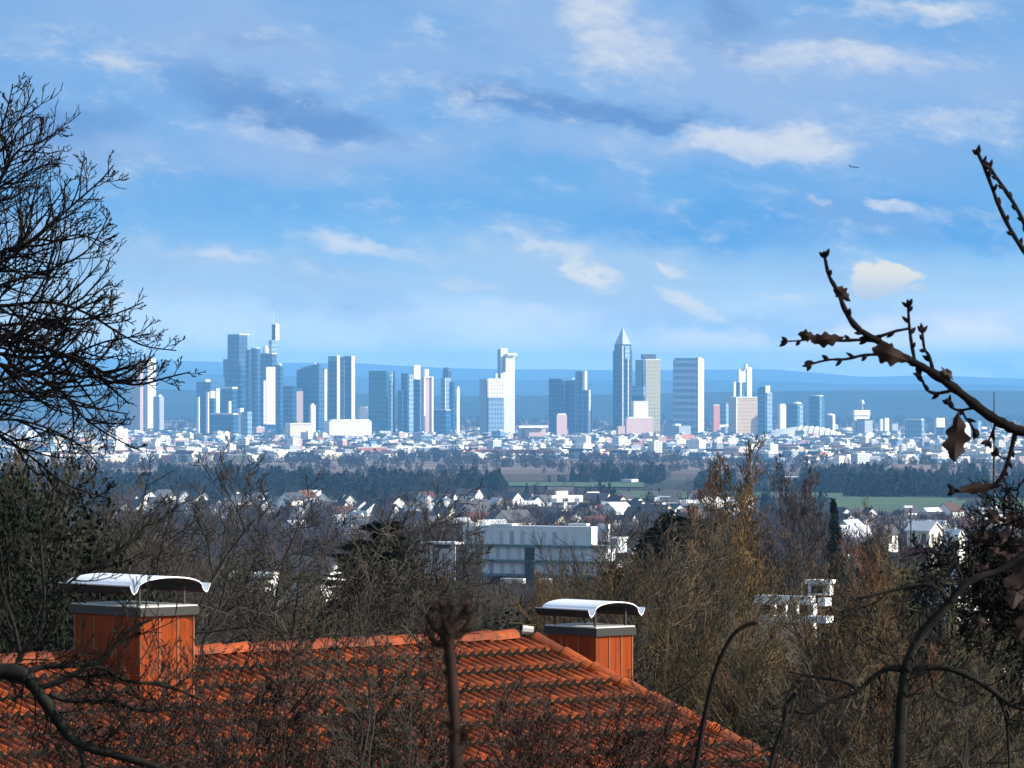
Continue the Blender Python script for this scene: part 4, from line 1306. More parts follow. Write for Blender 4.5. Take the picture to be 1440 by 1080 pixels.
bld("barn", "low pale shed at the edge of the strip field", 4050, [("wall", F["cream"], "b", 905, 915, 923, 682, None), ("roof", M["roof_pale"], "b", 874, 888, 898, 674, 678)], 50)
d = 330
bld("terrace_house", "white house with rows of balconies among the bare trees above the left chimney", d, [
    ("storey", M["house_grey"], "b", 320, 384, 391, 806, None, 1), ("balcony", M["white"], "b", 320, 384, 391, 806, 811.5, -.4), ("balcony", M["white"], "b", 322, 378, 385, 816, 821, -.6), ("balcony", M["white"], "b", 322, 374, 381, 826, 831, -.8),
    ("window", M["window"], "b", 326, 350, 351, 811.8, 815.8, .6), ("window", M["window"], "b", 354, 376, 377, 821.4, 825.8, .5)], 20, "house")
bx = empty("gabled_house", P(432, 520, 340).to_2d().to_3d() + Vector((0, 0, ground(-14, 340))), "grey-roofed house with bright gable right of the balcony house", "house")
mw, mr = MB(), MB()
gable_block(mw, mr, (0, 0), 4.6, 4.2, zpx(812, 340) - ground(-14, 340), 1.15, math.radians(-28), 0)
mw.build("wall", M["house_grey"], bx); mr.build("roof", M["roof_grey"], bx)
MB().box((0.5, .3), .35, .35, zpx(812, 340) - ground(-14, 340) + .6, zpx(788, 340) - ground(-14, 340) + .3).build("chimney", M["roof_red"], bx)
d = 212
bld("flat_roofed_house", "modern white flat-roofed house half hidden left of the forked tree", d, [
    ("upper_storey", M["house_grey"], "b", 1138, 1168, 1174, 822, 838, .5), ("window", F["glassband"], "b", 1142, 1158, 1158.4, 825, 835, .42), ("roof", M["white"], "b", 1133, 1166, 1177, 816, 821.5), ("wall", M["house_grey"], "b", 1066, 1146, 1152, 851, None, 1), ("window", F["glassband"], "b", 1070, 1084, 1084.4, 852, 864, .8), ("window", F["glassband"], "b", 1094, 1101, 1101.4, 852, 864, .8), ("window", F["glassband"], "b", 1126, 1138, 1138.4, 852, 864, .8), ("balcony", M["white"], "b", 1063, 1140, 1148, 838.5, 850, 0),
    ("pillar", M["white"], "b", 1086, 1088, 1092, 850, 866, -.5), ("pillar", M["white"], "b", 1102, 1104, 1108, 850, 866, -.5), ("pillar", M["white"], "b", 1118, 1120, 1123, 850, 866, -.5), ("lower_balcony", M["trim"], "b", 1084, 1160, 1172, 866, 875, -.8),
    ("side_balcony", M["trim"], "b", 1150, 1160, 1170, 841, 852, -.3)], 24, "house")
for lb, px, d, ye, yr, wdt, dp, rz, wl, rf in (
        ("stone house with pale steep gable behind the forked pruned tree", 1352, 205, 838, 806, 1.5, 1.9, -52, "house_grey", "roof_pale"),
        ("larger dark-roofed house below the stone gable at the right edge", 1380, 215, 862, 846, 3.4, 2.6, -35, "house_grey", "roof_grey"),
        ("house with pale pyramid roof and teal walls right of the cypress", 1300, 900, 746, 735, 5.0, 4.0, -40, "house_cream", "roof_pale"),
        ("red-roofed house under the pale pyramid roof", 1292, 760, 786, 772, 4.6, 3.6, -25, "house_cream", "roof_red"),
        ("white gabled house between the cypress and the pale pyramid roof", 1250, 1000, 750, 741, 2.6, 2.6, 40, "house_white", "roof_grey"),
        ("white house close below the green field beside the thin mast", 1338, 980, 758, 746, 4.2, 3.2, -40, "house_white", "roof_pale"),
        ("grey-walled house with a bright skylight wall left of the red roof", 1262, 780, 792, 779, 4.0, 3.4, -38, "house_white", "roof_grey")):
    x = (px - 720) / FPX * d
    z = ground(x, d) - .3
    o = empty("house", (x, d, z), lb, "house")
    mw, mr = MB(), MB()
    h = zpx(ye, d) - z
    gable_block(mw, mr, (0, 0), wdt, dp, h, zpx(yr, d) - zpx(ye, d), math.radians(rz), 0)
    mw.build("wall", M[wl], o)
    r_ = mr.build("roof", M[rf], o)
    MB().box((wdt * .2, .2), .3, .3, h + .2, zpx(yr - 4, d) - z).build("chimney", M["trim"], r_)
    ca, sa = math.cos(math.radians(rz)), math.sin(math.radians(rz))
    for k in (-.25, .25):
        c = (wdt * k * ca + dp / 2 * sa, wdt * k * sa - dp / 2 * ca)
        MB().box(c, wdt * .2, .08, h * .86, h * .97, math.radians(rz)).build("window", M["window"], o)
        c = (wdt / 2 * ca - dp * k * sa, wdt / 2 * sa + dp * k * ca)
        MB().box(c, .08, dp * .2, h * .86, h * .97, math.radians(rz)).build("window", M["window"], o)

# ------------------------------------------------------------------ stuff woods
def put(pts, px, d, h0, h1):
    x = (px - 720) / FPX * d
    if in_field(px, d, 60):
        return
    if any(abs(x - a) < 7 and -110 < d - b < 4 for a, b, _ in HOUSES):
        return
    pts.append((x, d, ground(x, d) - 0.4, rnd.uniform(h0, h1)))


def clump(px, d, s1, s2):
    return math.sin(px * s1 + d * 0.0031) + math.sin(px * s1 * 2.3 - d * 0.0052 + 1) + 0.7 * math.sin(d * s2)


pb, po, pe, pc = [], [], [], []
while len(pb) < 2600:                                   # purple-brown wood behind the near trees
    px, d = rnd.uniform(-60, 1500), 1060 + 1000 * rnd.random() ** 0.8
    if 760 < px < 900 and d < 1200:
        continue
    cap = min(14, 2 + max(0, (ground(0, d) * -1 + zpx(724, d)))) if px > 865 else 14
    if cap > 3.5:
        put(pb, px, d, min(8, cap * .8), cap)
while len(po) < 1500:                                   # brown wood in front of the office
    px, d = rnd.uniform(-60, 1500), rnd.uniform(420, 990)
    x = (px - 720) / FPX * d
    hmax = zpx(limit(px) + (14 if 580 < px < 910 else 2), d) - ground(x, d)
    if 1040 < px < 1190 and d < 405 or 1230 < px < 1400:
        hmax -= 3
    if hmax > 3.5:
        h = min(rnd.uniform(7, 13), hmax * rnd.uniform(.8, 1))
        if px > 560 and px < 930 and d > 900:
            h = min(h, 5)
        po.append((x, d, ground(x, d) - .4, h))
for _ in range(190):                                    # scrub along the foot of the office
    px, d = rnd.uniform(590, 925), rnd.uniform(860, 985)
    x = (px - 720) / FPX * d
    po.append((x, d, ground(x, d) - .3, max(2.5, zpx(rnd.uniform(811, 823), d) - ground(x, d))))
n = 0
while n < 2700:                                         # garden trees between the houses
    px, d = rnd.uniform(-60, 1500), rnd.uniform(1750, 3250)
    right = px > 1165
    if right and d > 2450 or 865 < px and d > 2950:
        n += 1
        continue
    put(pb if rnd.random() < .72 else pe, px, d, 4 if right else 6, 7 if right else 11)
    n += 1
while len(pe) < 2900:                                   # dark wood behind the suburb
    px, d = rnd.uniform(-60, 1500), rnd.uniform(3200, 5000)
    near, fa = np.interp(px, [-60, 300, 560, 700, 830, 900, 1000, 1090, 1180, 1440], [3050, 3150, 3250, 3400, 4120, 3900, 3600, 3500, 3200, 3050]), \
        np.interp(px, [-60, 150, 300, 420, 560, 640, 720, 830, 900, 980, 1090, 1440], [4200, 4150, 4100, 4050, 3950, 4000, 3850, 4500, 4450, 4000, 4250, 4150])
    if near + 160 * math.sin(px * .035) < d < fa + 120 * math.sin(px * .021 + 1) + 90 * math.sin(px * .083) and (clump(px, d, .017, .006) > -1.0 or px < 560):
        put(pe if rnd.random() < .62 else pb, px, d, 6, 13 + 4 * math.sin(px * .05 + d * .01))
n = 0
while n < 2600:                                         # clumps on the plain
    px, d = rnd.uniform(-60, 1500), rnd.uniform(4300, 7600)
    n += 1
    if clump(px, d, .021, .004) > 0.1:
        put(pc, px, d, 6, 12)
for _ in range(4200):                                   # trees among the city blocks
    px, d = rnd.uniform(-60, 1500), 5800 + 6000 * rnd.random() ** .8
    if clump(px, d, .03, .003) > -0.6:
        put(pc, px, d, 8, 15)
for _ in range(1200):
    px, d = rnd.uniform(-60, 1500), rnd.uniform(12300, 15600)
    put(pc, px, d, 12, 22)
scatter("bare_woods", pb, K_bare, "purple-brown winter woods between the office building and the suburb")
scatter("brown_woods", po, K_olive, "olive-brown winter woods in front of the office building")
scatter("evergreen_woods", pe, K_ever, "band of dark blue-green woods behind the suburb")
scatter("plain_trees", pc, K_city, "scattered dark tree clumps on the plain and in the city")

# ------------------------------------------------------------------ tiled house with two chimneys
RA = math.radians(42)
RDIR = Vector((math.cos(RA), math.sin(RA), 0))                 # along the ridge, receding to the right
PIT = math.radians(27)
SDIR = Vector((math.sin(RA) * math.cos(PIT), -math.cos(RA) * math.cos(PIT), -math.sin(PIT)))   # down the slope facing us
RN = RDIR.cross(SDIR) * -1
if RN.z < 0:
    RN = -RN
R0 = P(741, 901, 52)
HIP = 0.448


def tile_material():
    m, t, b = mat_base("clay_tile", 0.75, spec=0.25)
    tcn = t.new("ShaderNodeTexCoord")
    n1, _ = t.noise(tcn.outputs["Object"], 1.6, 6, 0.65)
    n2, _ = t.noise(tcn.outputs["Object"], 14, 4, 0.6)
    uv = t.new("ShaderNodeUVMap")
    wn = t.new("ShaderNodeTexWhiteNoise", noise_dimensions="2D")
    t.put(wn.inputs[0], t.vmath("FLOOR", uv.outputs[0]))
    c = t.mix(wn.outputs[0], (0.115, 0.020, 0.004, 1), (0.29, 0.054, 0.007, 1))
    c = t.mix(t.remap(n1, 0.42, 0.66, 0, 0.8), c, (0.07, 0.018, 0.006, 1))
    c = t.mix(t.remap(n2, 0.46, 0.7, 0, 0.7), c, (0.03, 0.014, 0.008, 1))
    t.put(b.inputs["Base Color"], c)
    bn = t.new("ShaderNodeBump")
    bn.inputs["Strength"].default_value = 0.35
    bn.inputs["Distance"].default_value = 0.01
    t.put(bn.inputs["Height"], n2)
    t.l.new(bn.outputs[0], b.inputs["Normal"])
    return m


M["tile"] = tile_material()
def clad_material():
    m, t, b = mat_base("rust_red_chimney_sheet", 0.7, spec=0.1)
    tcn = t.new("ShaderNodeTexCoord")
    n1, _ = t.noise(t.mapping(tcn.outputs["Object"], scale=(.05, .05, .9)), 1.0, 5, 0.6)
    n2, _ = t.noise(tcn.outputs["Object"], 5, 6, 0.7)
    c = t.mix(t.remap(n1, 0.4, 0.68), (0.185, 0.029, 0.002, 1), (0.10, 0.017, 0.003, 1))
    c = t.mix(t.remap(n2, 0.52, 0.74, 0, 0.7), c, (0.05, 0.018, 0.008, 1))
    t.put(b.inputs["Base Color"], c)
    return m


M["clad"] = clad_material()
M["clad_seam"] = surface("rust_red_seam", (0.19, 0.06, 0.022), None, 2.0, 0.5)
M["cowl"] = surface("bright_cowl_metal", (0.72, 0.74, 0.76), (0.66, 0.69, 0.72), 1.2, 0.42, 0.1)
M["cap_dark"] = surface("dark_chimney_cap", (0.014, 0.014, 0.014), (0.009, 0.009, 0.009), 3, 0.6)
M["cap_pale"] = surface("pale_chimney_cap_edge", (0.5, 0.5, 0.48), None, 3, 0.6)

hb = R0 + Vector((-3, -1, 0))
hb.z = ground(-2, 50)
house = empty("tiled_house", hb, "orange-tiled hip-roofed house with two red chimneys below the viewer", "house")
mb = MB(hb)
PITCH, WAVE = 0.335, 0.125
ROWS = 17
edge = []
for r in range(ROWS):
    b0, b1 = r * PITCH, (r + 1) * PITCH + 0.03
    a0, a1 = -9.6, b0 * HIP + 0.02
    n = int((a1 - a0) / WAVE * 7)
    base = len(mb.v)
    prof = []
    for i in range(n + 1):
        a = a1 - i * WAVE / 7
        ph = (a / WAVE) % 1.0
        prof.append((a, 0.054 * (math.sin(2 * math.pi * ph) * 0.5 + 0.5) ** 1.4))
    for (b_, lift) in ((b0, 0.0), ((b0 + b1) / 2, 0.04), (b1, 0.085), (b1 - 0.02, 0.0)):
        for a, w_ in prof:
            aa = min(a, b_ * HIP + 0.02) if b_ < b0 + 1e-6 else a
            p = R0 + RDIR * aa + SDIR * b_ + RN * (w_ + lift if lift != 0.0 or b_ == b0 else 0)
            mb.v.append(tuple(p - hb))
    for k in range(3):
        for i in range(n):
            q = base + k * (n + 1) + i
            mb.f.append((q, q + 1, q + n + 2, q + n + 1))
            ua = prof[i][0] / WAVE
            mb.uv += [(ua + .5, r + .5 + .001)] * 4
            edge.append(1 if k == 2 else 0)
roof = mb.build("tiled_roof", M["tile"], house, True)
roof.data.materials.append(surface("shaded_tile_edge", (0.010, 0.006, 0.004), (0.006, 0.006, 0.004), 9, 0.9, spec=0.1))  # shadow gap below each tile course, put into the edge colour
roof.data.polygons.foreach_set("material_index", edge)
# the two slopes turned away from us
EDIR = Vector((RDIR.x * math.cos(PIT), RDIR.y * math.cos(PIT), -math.sin(PIT)))
hipv = (SDIR + RDIR * HIP)
B = ROWS * PITCH
low = R0 + hipv * B
NB = Vector((-SDIR.x, -SDIR.y, SDIR.z))
e2 = R0 + RDIR * (B * HIP) + NB * B
mb = MB(hb)
mb.face([R0 - RN * .02, low - RN * .02, e2])
mb.face([R0 - RN * .02, e2, R0 - RDIR * 9.6 + NB * B, R0 - RDIR * 9.6 - RN * .02])
mb.build("rear_roof", M["tile"], house)
mb = MB(hb)
wl = [R0 - RDIR * 9.4 + SDIR * (B - .5), R0 + hipv * (B - .5) - RDIR * .3, R0 + RDIR * ((B - .5) * HIP - .3) + NB * (B - .5), R0 - RDIR * 9.4 + NB * (B - .5)]
mb.prism([(p.x, p.y) for p in wl], hb.z - .5, wl[0].z - 0.12)
mb.build("wall", M["house_cream"], house)


def cap_tiles(name, p0, p1, L, rad):
    v = p1 - p0
    n = int(v.length / L)
    t = v.normalized()
    side = t.cross(Vector((0, 0, 1))).normalized()
    up = side.cross(t)
    mb = MB(hb)
    for i in range(n):
        a, b_ = p0 + t * (L * i), p0 + t * (L * (i + 1) + 0.05)
        rings = []
        for q, r_, z in ((a, rad, .0), (b_, rad * 1.12, .014)):
            rings.append([q + side * (r_ * math.cos(th)) + up * (r_ * math.sin(th) + z) for th in [math.pi * k / 8 for k in range(9)]])
        for k in range(8):
            mb.face([rings[0][k], rings[1][k], rings[1][k + 1], rings[0][k + 1]], [(i + .5, k * .0 + .5)] * 4)
        mb.face(rings[1][::-1] if False else rings[1])
    return mb.build(name, M["tile"], house, True)


cap_tiles("ridge_cap", R0 + RN * .03 - RDIR * 9.6, R0 + RN * .03, 0.36, 0.085)
cap_tiles("hip_cap", R0 + RN * .03 + hipv * B, R0 + RN * .03 - hipv * .0, 0.36, 0.085)
MB(hb).tube([R0 + RN * .08 + Vector((-.07, 0, .05)), R0 + RN * .06 + Vector((.05, 0, .055))], [.05, .045], 8).build("cap_end", M["cap_pale"], house)


def chimney(xl, xc, xr, ytop, ycap0, ycap1, ycowl_low, ycowl_top, d, zlow, label):
    fp = footprint(xl, xc, xr, d, RA + math.radians(6))
    # left wall runs away to the left, right wall away to the right
    base = Vector((fp[0][0], fp[0][1], zlow))
    mb = MB(hb)
    mb.prism(fp, zlow, zpx(ytop, d))
    ch = mb.build("chimney", M["clad"], house)
    ch["label"] = label
    c = Vector(fp[0]); l = Vector(fp[3]) - c; r = Vector(fp[1]) - c
    cen = c + (l + r) / 2
    for (p, q) in ((c, l), (c, r)):                       # standing seams of the sheet cladding
        for k in (0.0, 0.36, 0.7, 1.0):
            e = p + q * k
            MB(hb).box((e.x, e.y), .016, .016, zlow + .05, zpx(ytop, d) - .004, RA).build("seam", M["clad_seam"], ch)

    def grow_(f, g=None):
        g = f if g is None else g
        return [tuple(cen + (Vector(p) - cen) * f) for p in fp]
    mb = MB(hb)
    mb.prism(grow_(1.10), zpx(ycap1, d), zpx(ycap0 + 2, d), bottom=True)
    mb.build("cap_slab", M["cap_dark"], ch)
    mb = MB(hb)
    mb.prism(grow_(1.07), zpx(ycap0 + 2, d) + .002, zpx(ycap0, d), bottom=True)
    mb.build("cap_edge", M["cap_pale"], ch)
    zt = zpx(ycap0, d)
    zc = zpx(ycowl_low, d)
    for i in range(4):
        e = cen + (Vector(fp[i]) - cen) * 0.84
        MB(hb).box(tuple(e), .022, .022, zt, zc + .08, RA).build("post", M["cap_dark"], ch)
    # barrel cowl: axis along the left wall, turned-up rims on both long sides
    ax = l.normalized(); sd = r.normalized()
    half = r.length * 0.60
    rise = zpx(ycowl_top, d) - zc
    prof = [(-half - .10, .05), (-half - .075, -.01), (-half - .05, -.03), (-half - .02, -.01)]
    for k in range(0, 15):
        th = math.pi * (1 - k / 14)
        prof.append((half * math.cos(th), .02 + (rise - .02) * math.sin(th) ** .8))
    prof += [(half + .02, -.01), (half + .05, -.03), (half + .075, -.01), (half + .10, .05)]
    aL = l.length * 0.555
    mb = MB(hb)
    th_ = .012
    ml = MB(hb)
    for i in range(len(prof) - 1):
        (s0, z0), (s1, z1) = prof[i], prof[i + 1]
        q = []
        for s_, z_, a_ in ((s0, z0, -aL), (s1, z1, -aL), (s1, z1, aL), (s0, z0, aL)):
            p2 = cen + ax * a_ + sd * s_
            q.append(Vector((p2.x, p2.y, zc + z_)))
        mb.face(q)
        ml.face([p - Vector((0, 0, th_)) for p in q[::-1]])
        mb.face([q[0], q[0] - Vector((0, 0, th_)), q[1] - Vector((0, 0, th_)), q[1]])
    mb.build("cowl", M["cowl"], ch, True)
    ml.build("cowl_lining", M["cap_dark"], ch, True)  # dark underside: shade inside the cowl given as colour
    return ch


chimney(771, 838, 890, 893, 882, 895, 863, 847, 53.6, R0.z - 1.7, "right chimney, rust red with white barrel cowl")
chimney(96, 197, 268, 868, 853, 867, 830, 812, 47.6, R0.z - 1.0, "left chimney, wider, half hidden by twigs")

# ------------------------------------------------------------------ near branches
def pline(pts, d, dd=0.0):
    n = len(pts)
    return [P(p[0], p[1], d + dd * (i / max(1, n - 1))) for i, p in enumerate(pts)]


def smooth(pts, k=4):
    """rounder polyline through traced points (x, y)"""
    out = []
    n = len(pts)
    for i in range(n - 1):
        p0, p1, p2, p3 = pts[max(i - 1, 0)], pts[i], pts[i + 1], pts[min(i + 2, n - 1)]
        for j in range(k):
            t = j / k
            out.append(tuple(0.5 * (2 * p1[c] + (p2[c] - p0[c]) * t + (2 * p0[c] - 5 * p1[c] + 4 * p2[c] - p3[c]) * t * t + (3 * p1[c] - p0[c] - 3 * p2[c] + p3[c]) * t ** 3) for c in (0, 1)))
    out.append(tuple(pts[-1][:2]))
    return out


def limb(mb, pts, d, r0, r1, dd=0.0, sides=7, R=None, knob=0.0):
    s = smooth(pts)
    n = len(s)
    R = R or random.Random(int(pts[0][0] * 7 + pts[0][1]))
    rad = [(r0 + (r1 - r0) * (i / (n - 1)) ** 0.8) * (1 + knob * R.uniform(-1, 1)) * d / FPX for i in range(n)]
    mb.tube(pline(s, d, dd), rad, sides)
    return s


# big bare tree reaching in from the left
LT = 30.0
pxm = LT / FPX
R = random.Random(5)
rootz = ground(P(-430, 0, LT).x, LT)
lt_base = Vector((P(-430, 0, LT).x, LT, rootz))
ltree = empty("bare_tree", lt_base, "big bare tree with fanning black twigs against the sky", "tree")
tr, cr = MB(lt_base), MB(lt_base)
limb(tr, [(-430, 520 + (EYE - rootz) / pxm), (-425, 1500), (-415, 1000), (-330, 700), (-250, 520), (-200, 350), (-150, 150)], LT, 60, 12)
LIMBS = [
    ([(-380, 900), (-200, 560), (-60, 480), (20, 475), (70, 492), (120, 510), (165, 535), (195, 541), (235, 531), (268, 523)], 9),
    ([(-330, 700), (-200, 600), (-40, 520), (30, 520), (80, 545), (110, 580), (150, 610), (200, 635)], 8),
    ([(-300, 620), (-220, 520), (-60, 440), (10, 430), (70, 425), (120, 440), (170, 470), (205, 487), (248, 493)], 7),
    ([(-290, 600), (-200, 480), (-60, 400), (0, 370), (50, 335), (100, 290), (140, 255), (160, 232)], 7),
    ([(-270, 560), (-180, 440), (-50, 330), (0, 255), (25, 212), (55, 200), (80, 185)], 6),
    ([(-240, 500), (-150, 400), (-40, 260), (-5, 195), (10, 155), (18, 118)], 5),
    ([(-300, 620), (-200, 500), (-50, 420), (20, 395), (80, 375), (125, 350), (155, 300)], 6),
    ([(-310, 640), (-190, 540), (-50, 470), (30, 455), (90, 450), (150, 445), (202, 425)], 7),
    ([(-320, 660), (-190, 560), (-40, 500), (40, 503), (100, 497), (150, 480), (212, 470)], 8),
    ([(-340, 700), (-190, 600), (-40, 560), (30, 550), (90, 560), (140, 575), (180, 582)], 7),
    ([(-350, 750), (-190, 650), (-60, 600), (10, 590), (60, 600), (110, 625), (140, 655)], 6),
    ([(-240, 520), (-170, 380), (-60, 300), (-10, 270), (30, 245), (74, 228)], 5),
    ([(-280, 580), (-180, 470), (-60, 390), (10, 350), (60, 345), (110, 330), (152, 345)], 6),
    ([(-250, 520), (-120, 380), (-30, 300), (10, 230), (22, 190), (50, 160)], 5),
    ([(-280, 600), (-120, 470), (-20, 400), (40, 330), (80, 280), (100, 250)], 5),
    ([(-330, 700), (-120, 540), (-10, 480), (60, 460), (120, 425), (155, 395)], 6),
    ([(-330, 720), (-120, 580), (0, 535), (70, 525), (130, 530), (185, 515), (205, 505)], 7),
    ([(-340, 760), (-140, 640), (-20, 610), (40, 640), (90, 680), (150, 700)], 6),
]
tw_cfg = dict(seg=[4, 3, 2], wander=[.3, .35, .35], up=[.13, .14, .12], kids=[4, 3], t0=[.2, .2], ang=[38, 42], len=[.55, .5], rmin=0.6 * pxm, tip=.45)
for i, (pts, r0) in enumerate(LIMBS):
    off = R.uniform(-.5, .5)
    s = limb(cr, pts, LT + off, r0 * .62, .9, 0, 5, R, .12)
    n = len(s)
    acc = 0.0
    for j in range(1, n - 1):
        x, y = s[j]
        acc += math.hypot(x - s[j - 1][0], y - s[j - 1][1])
        if x < -60:
            acc = 0
            continue
        while acc > 13:
            acc -= 13
            a = Vector((s[j + 1][0] - s[j - 1][0], 0, -(s[j + 1][1] - s[j - 1][1]))).normalized()
            sg = R.choice((-1, 1))
            an = math.radians(R.uniform(25, 60)) * sg
            nd = Vector((a.x * math.cos(an) - a.z * math.sin(an), R.uniform(-.5, .5), a.x * math.sin(an) + a.z * math.cos(an))).normalized()
            edge = max(0.25, min(1, (n - j) / n * 2.2))
            L = R.uniform(40, 110) * edge * pxm
            out = {}
            branch(P(x, y, LT + off), nd, L, max(.9, r0 * .32 * edge) * pxm, 0, tw_cfg, out, R)
            for lv, lst in out.items():
                for p_, q_ in lst:
                    cr.tube(p_, q_, 3, False)
tr.build("trunk", W["near"], ltree)
cr.build("crown", W["near"], ltree)

# oak branch with buds and withered leaves
OD = 14.0
opx = OD / FPX
ob = P(1700, 640, OD)
oak_base = Vector((ob.x, ob.y, ground(ob.x, OD)))
oak = empty("oak_branch", ob, "dark budded oak branch with withered brown leaves against the sky", "branch")
bt = MB(ob)
R = random.Random(12)
OAK = [
    ([(1700, 640), (1600, 632), (1500, 615), (1440, 607), (1415, 598), (1385, 580), (1350, 552), (1320, 530), (1290, 512), (1262, 497), (1240, 483), (1215, 468), (1200, 455), (1188, 435), (1178, 410), (1166, 388), (1160, 362)], 12, 2.4, 0),
    ([(1236, 480), (1210, 478), (1180, 479), (1150, 476), (1125, 479), (1107, 480)], 3.4, 1.2, 0),
    ([(1236, 498), (1212, 500), (1190, 505), (1165, 506), (1140, 512)], 3.0, 1.8, 0),
    ([(1287, 510), (1283, 490), (1279, 462), (1277, 432)], 3.2, 2.0, 0),
    ([(1278, 462), (1258, 466), (1240, 472), (1222, 474)], 2.6, 2.2, 0),
    ([(1313, 526), (1307, 502), (1300, 490), (1297, 468)], 3.0, 1.8, 0),
    ([(1336, 550), (1316, 553), (1303, 548), (1297, 534), (1294, 528)], 3.0, 1.6, 0),
    ([(1370, 573), (1350, 577), (1338, 573), (1334, 568)], 2.6, 2.0, 0),
    ([(1352, 576), (1358, 588), (1362, 592), (1370, 606)], 1.6, 2.2, 0),
    ([(1402, 592), (1397, 604), (1390, 620)], 2.4, 1.6, 0),
    ([(1428, 608), (1420, 640), (1410, 668), (1396, 684), (1376, 690), (1343, 690)], 4, 3, 0),
    ([(1418, 645), (1409, 644), (1404, 640)], 1.6, 1.2, 0),
    ([(1560, 640), (1500, 500), (1470, 400), (1445, 360), (1425, 330), (1405, 290), (1390, 250), (1376, 217)], 6, 2.2, 0),
    ([(1452, 372), (1446, 330), (1436, 305), (1425, 285), (1412, 265), (1400, 248), (1392, 236)], 4, 2.6, 0),
]
for pts, r0, r1, dd in OAK:
    s = limb(bt, pts, OD, r0 * .9, r1, dd, 8, R, .17)
    acc = 0
    for j in range(1, len(s)):
        acc += math.hypot(s[j][0] - s[j - 1][0], s[j][1] - s[j - 1][1])
        step = 15 if r0 < 7 else 26
        if (acc > step or j == len(s) - 1) and s[j][0] < 1450 and not (r0 > 7 and s[j][0] > 1290):
            acc = 0
            a = Vector((s[j][0] - s[j - 1][0], 0, -(s[j][1] - s[j - 1][1]))).normalized()
            for q in range(1 if j < len(s) - 1 else 3):
                an = math.radians(R.uniform(22, 50)) * (R.choice((-1, 1)) if j < len(s) - 1 else (-1, 0, 1)[q])
                nd = Vector((a.x * math.cos(an) - a.z * math.sin(an), R.uniform(-.4, .4), a.x * math.sin(an) + a.z * math.cos(an))).normalized()
                L = R.uniform(9, 15) * opx
                p0 = P(s[j][0], s[j][1], OD)
                wv_ = R.uniform(2.6, 3.8) * opx
                bt.tube([p0 + nd * (L * k) for k in (0, .2, .45, .7, .9, 1)], [wv_ * k for k in (.5, .85, 1, .75, .35, .08)], 6)
bt.build("branch_wood", W["near"], oak, True)
M["leaf"] = surface("withered_oak_leaf", (0.020, 0.007, 0.0045), (0.011, 0.005, 0.004), 60, 0.7, spec=0.2)


def oak_leaf(mb, x0, y0, x1, y1, wid, d, fold=0.2, R=random):
    """lobed leaf from stalk (x0, y0) to tip (x1, y1), with a crease and some curl"""
    p0, p1 = P(x0, y0, d), P(x1, y1, d)
    ax = p1 - p0
    L = ax.length
    ax.normalize()
    sd = ax.cross(Vector((0, 1, 0))).normalized()
    bk = Vector((0, 1, 0))
    n = 26
    w_ = wid * d / FPX / 2
    cur = R.uniform(-.12, .12)
    rows = []
    ph = R.uniform(0, 1)
    for i in range(n + 1):
        t = i / n
        env = math.sin(math.pi * min(1, 0.05 + t * 0.93) ** 1.35)
        row = []
        for sgn in (-1, 1):
            lobe = 0.82 + 0.2 * math.sin(2 * math.pi * (t * 3.6 + ph + .3 * sgn)) * (1 if t < .93 else .3)
            ww = w_ * env * lobe * (1 + .12 * sgn * math.sin(5 * t))
            row.append((p0 + ax * (L * t) + sd * (sgn * ww) + bk * (ww * fold + cur * L * math.sin(math.pi * t) + ww * .2 * math.sin(9 * t + sgn))))
        mid = p0 + ax * (L * t) + bk * (cur * L * math.sin(math.pi * t))
        rows.append((row[0], mid, row[1]))
    th = Vector((0, 0.0009 * d / 14, 0))
    for a, b_ in zip(rows[:-1], rows[1:]):
        for k in (0, 1):
            q = [a[k], a[k + 1], b_[k + 1], b_[k]]
            mb.face(q)
            mb.face([p + th for p in q[::-1]])
        for k in (0, 2):
            mb.face([a[k], b_[k], b_[k] + th, a[k] + th])


R = random.Random(3)
for (x0, y0, x1, y1, wd) in ((1278, 508, 1226, 490, 34), (1188, 474, 1140, 480, 24), (1348, 578, 1342, 649, 40), (1322, 533, 1338, 522, 26), (1150, 474, 1122, 470, 18), (1196, 424, 1176, 404, 22), (1410, 682, 1348, 690, 18)):
    mb = MB(ob)
    oak_leaf(mb, x0, y0, x1, y1, wd, OD - .03, R=R)
    lf_ = mb.build("leaf", M["leaf"], oak, True)
    if y1 > 640:
        lf_["label"] = "largest withered leaf, hanging straight down"

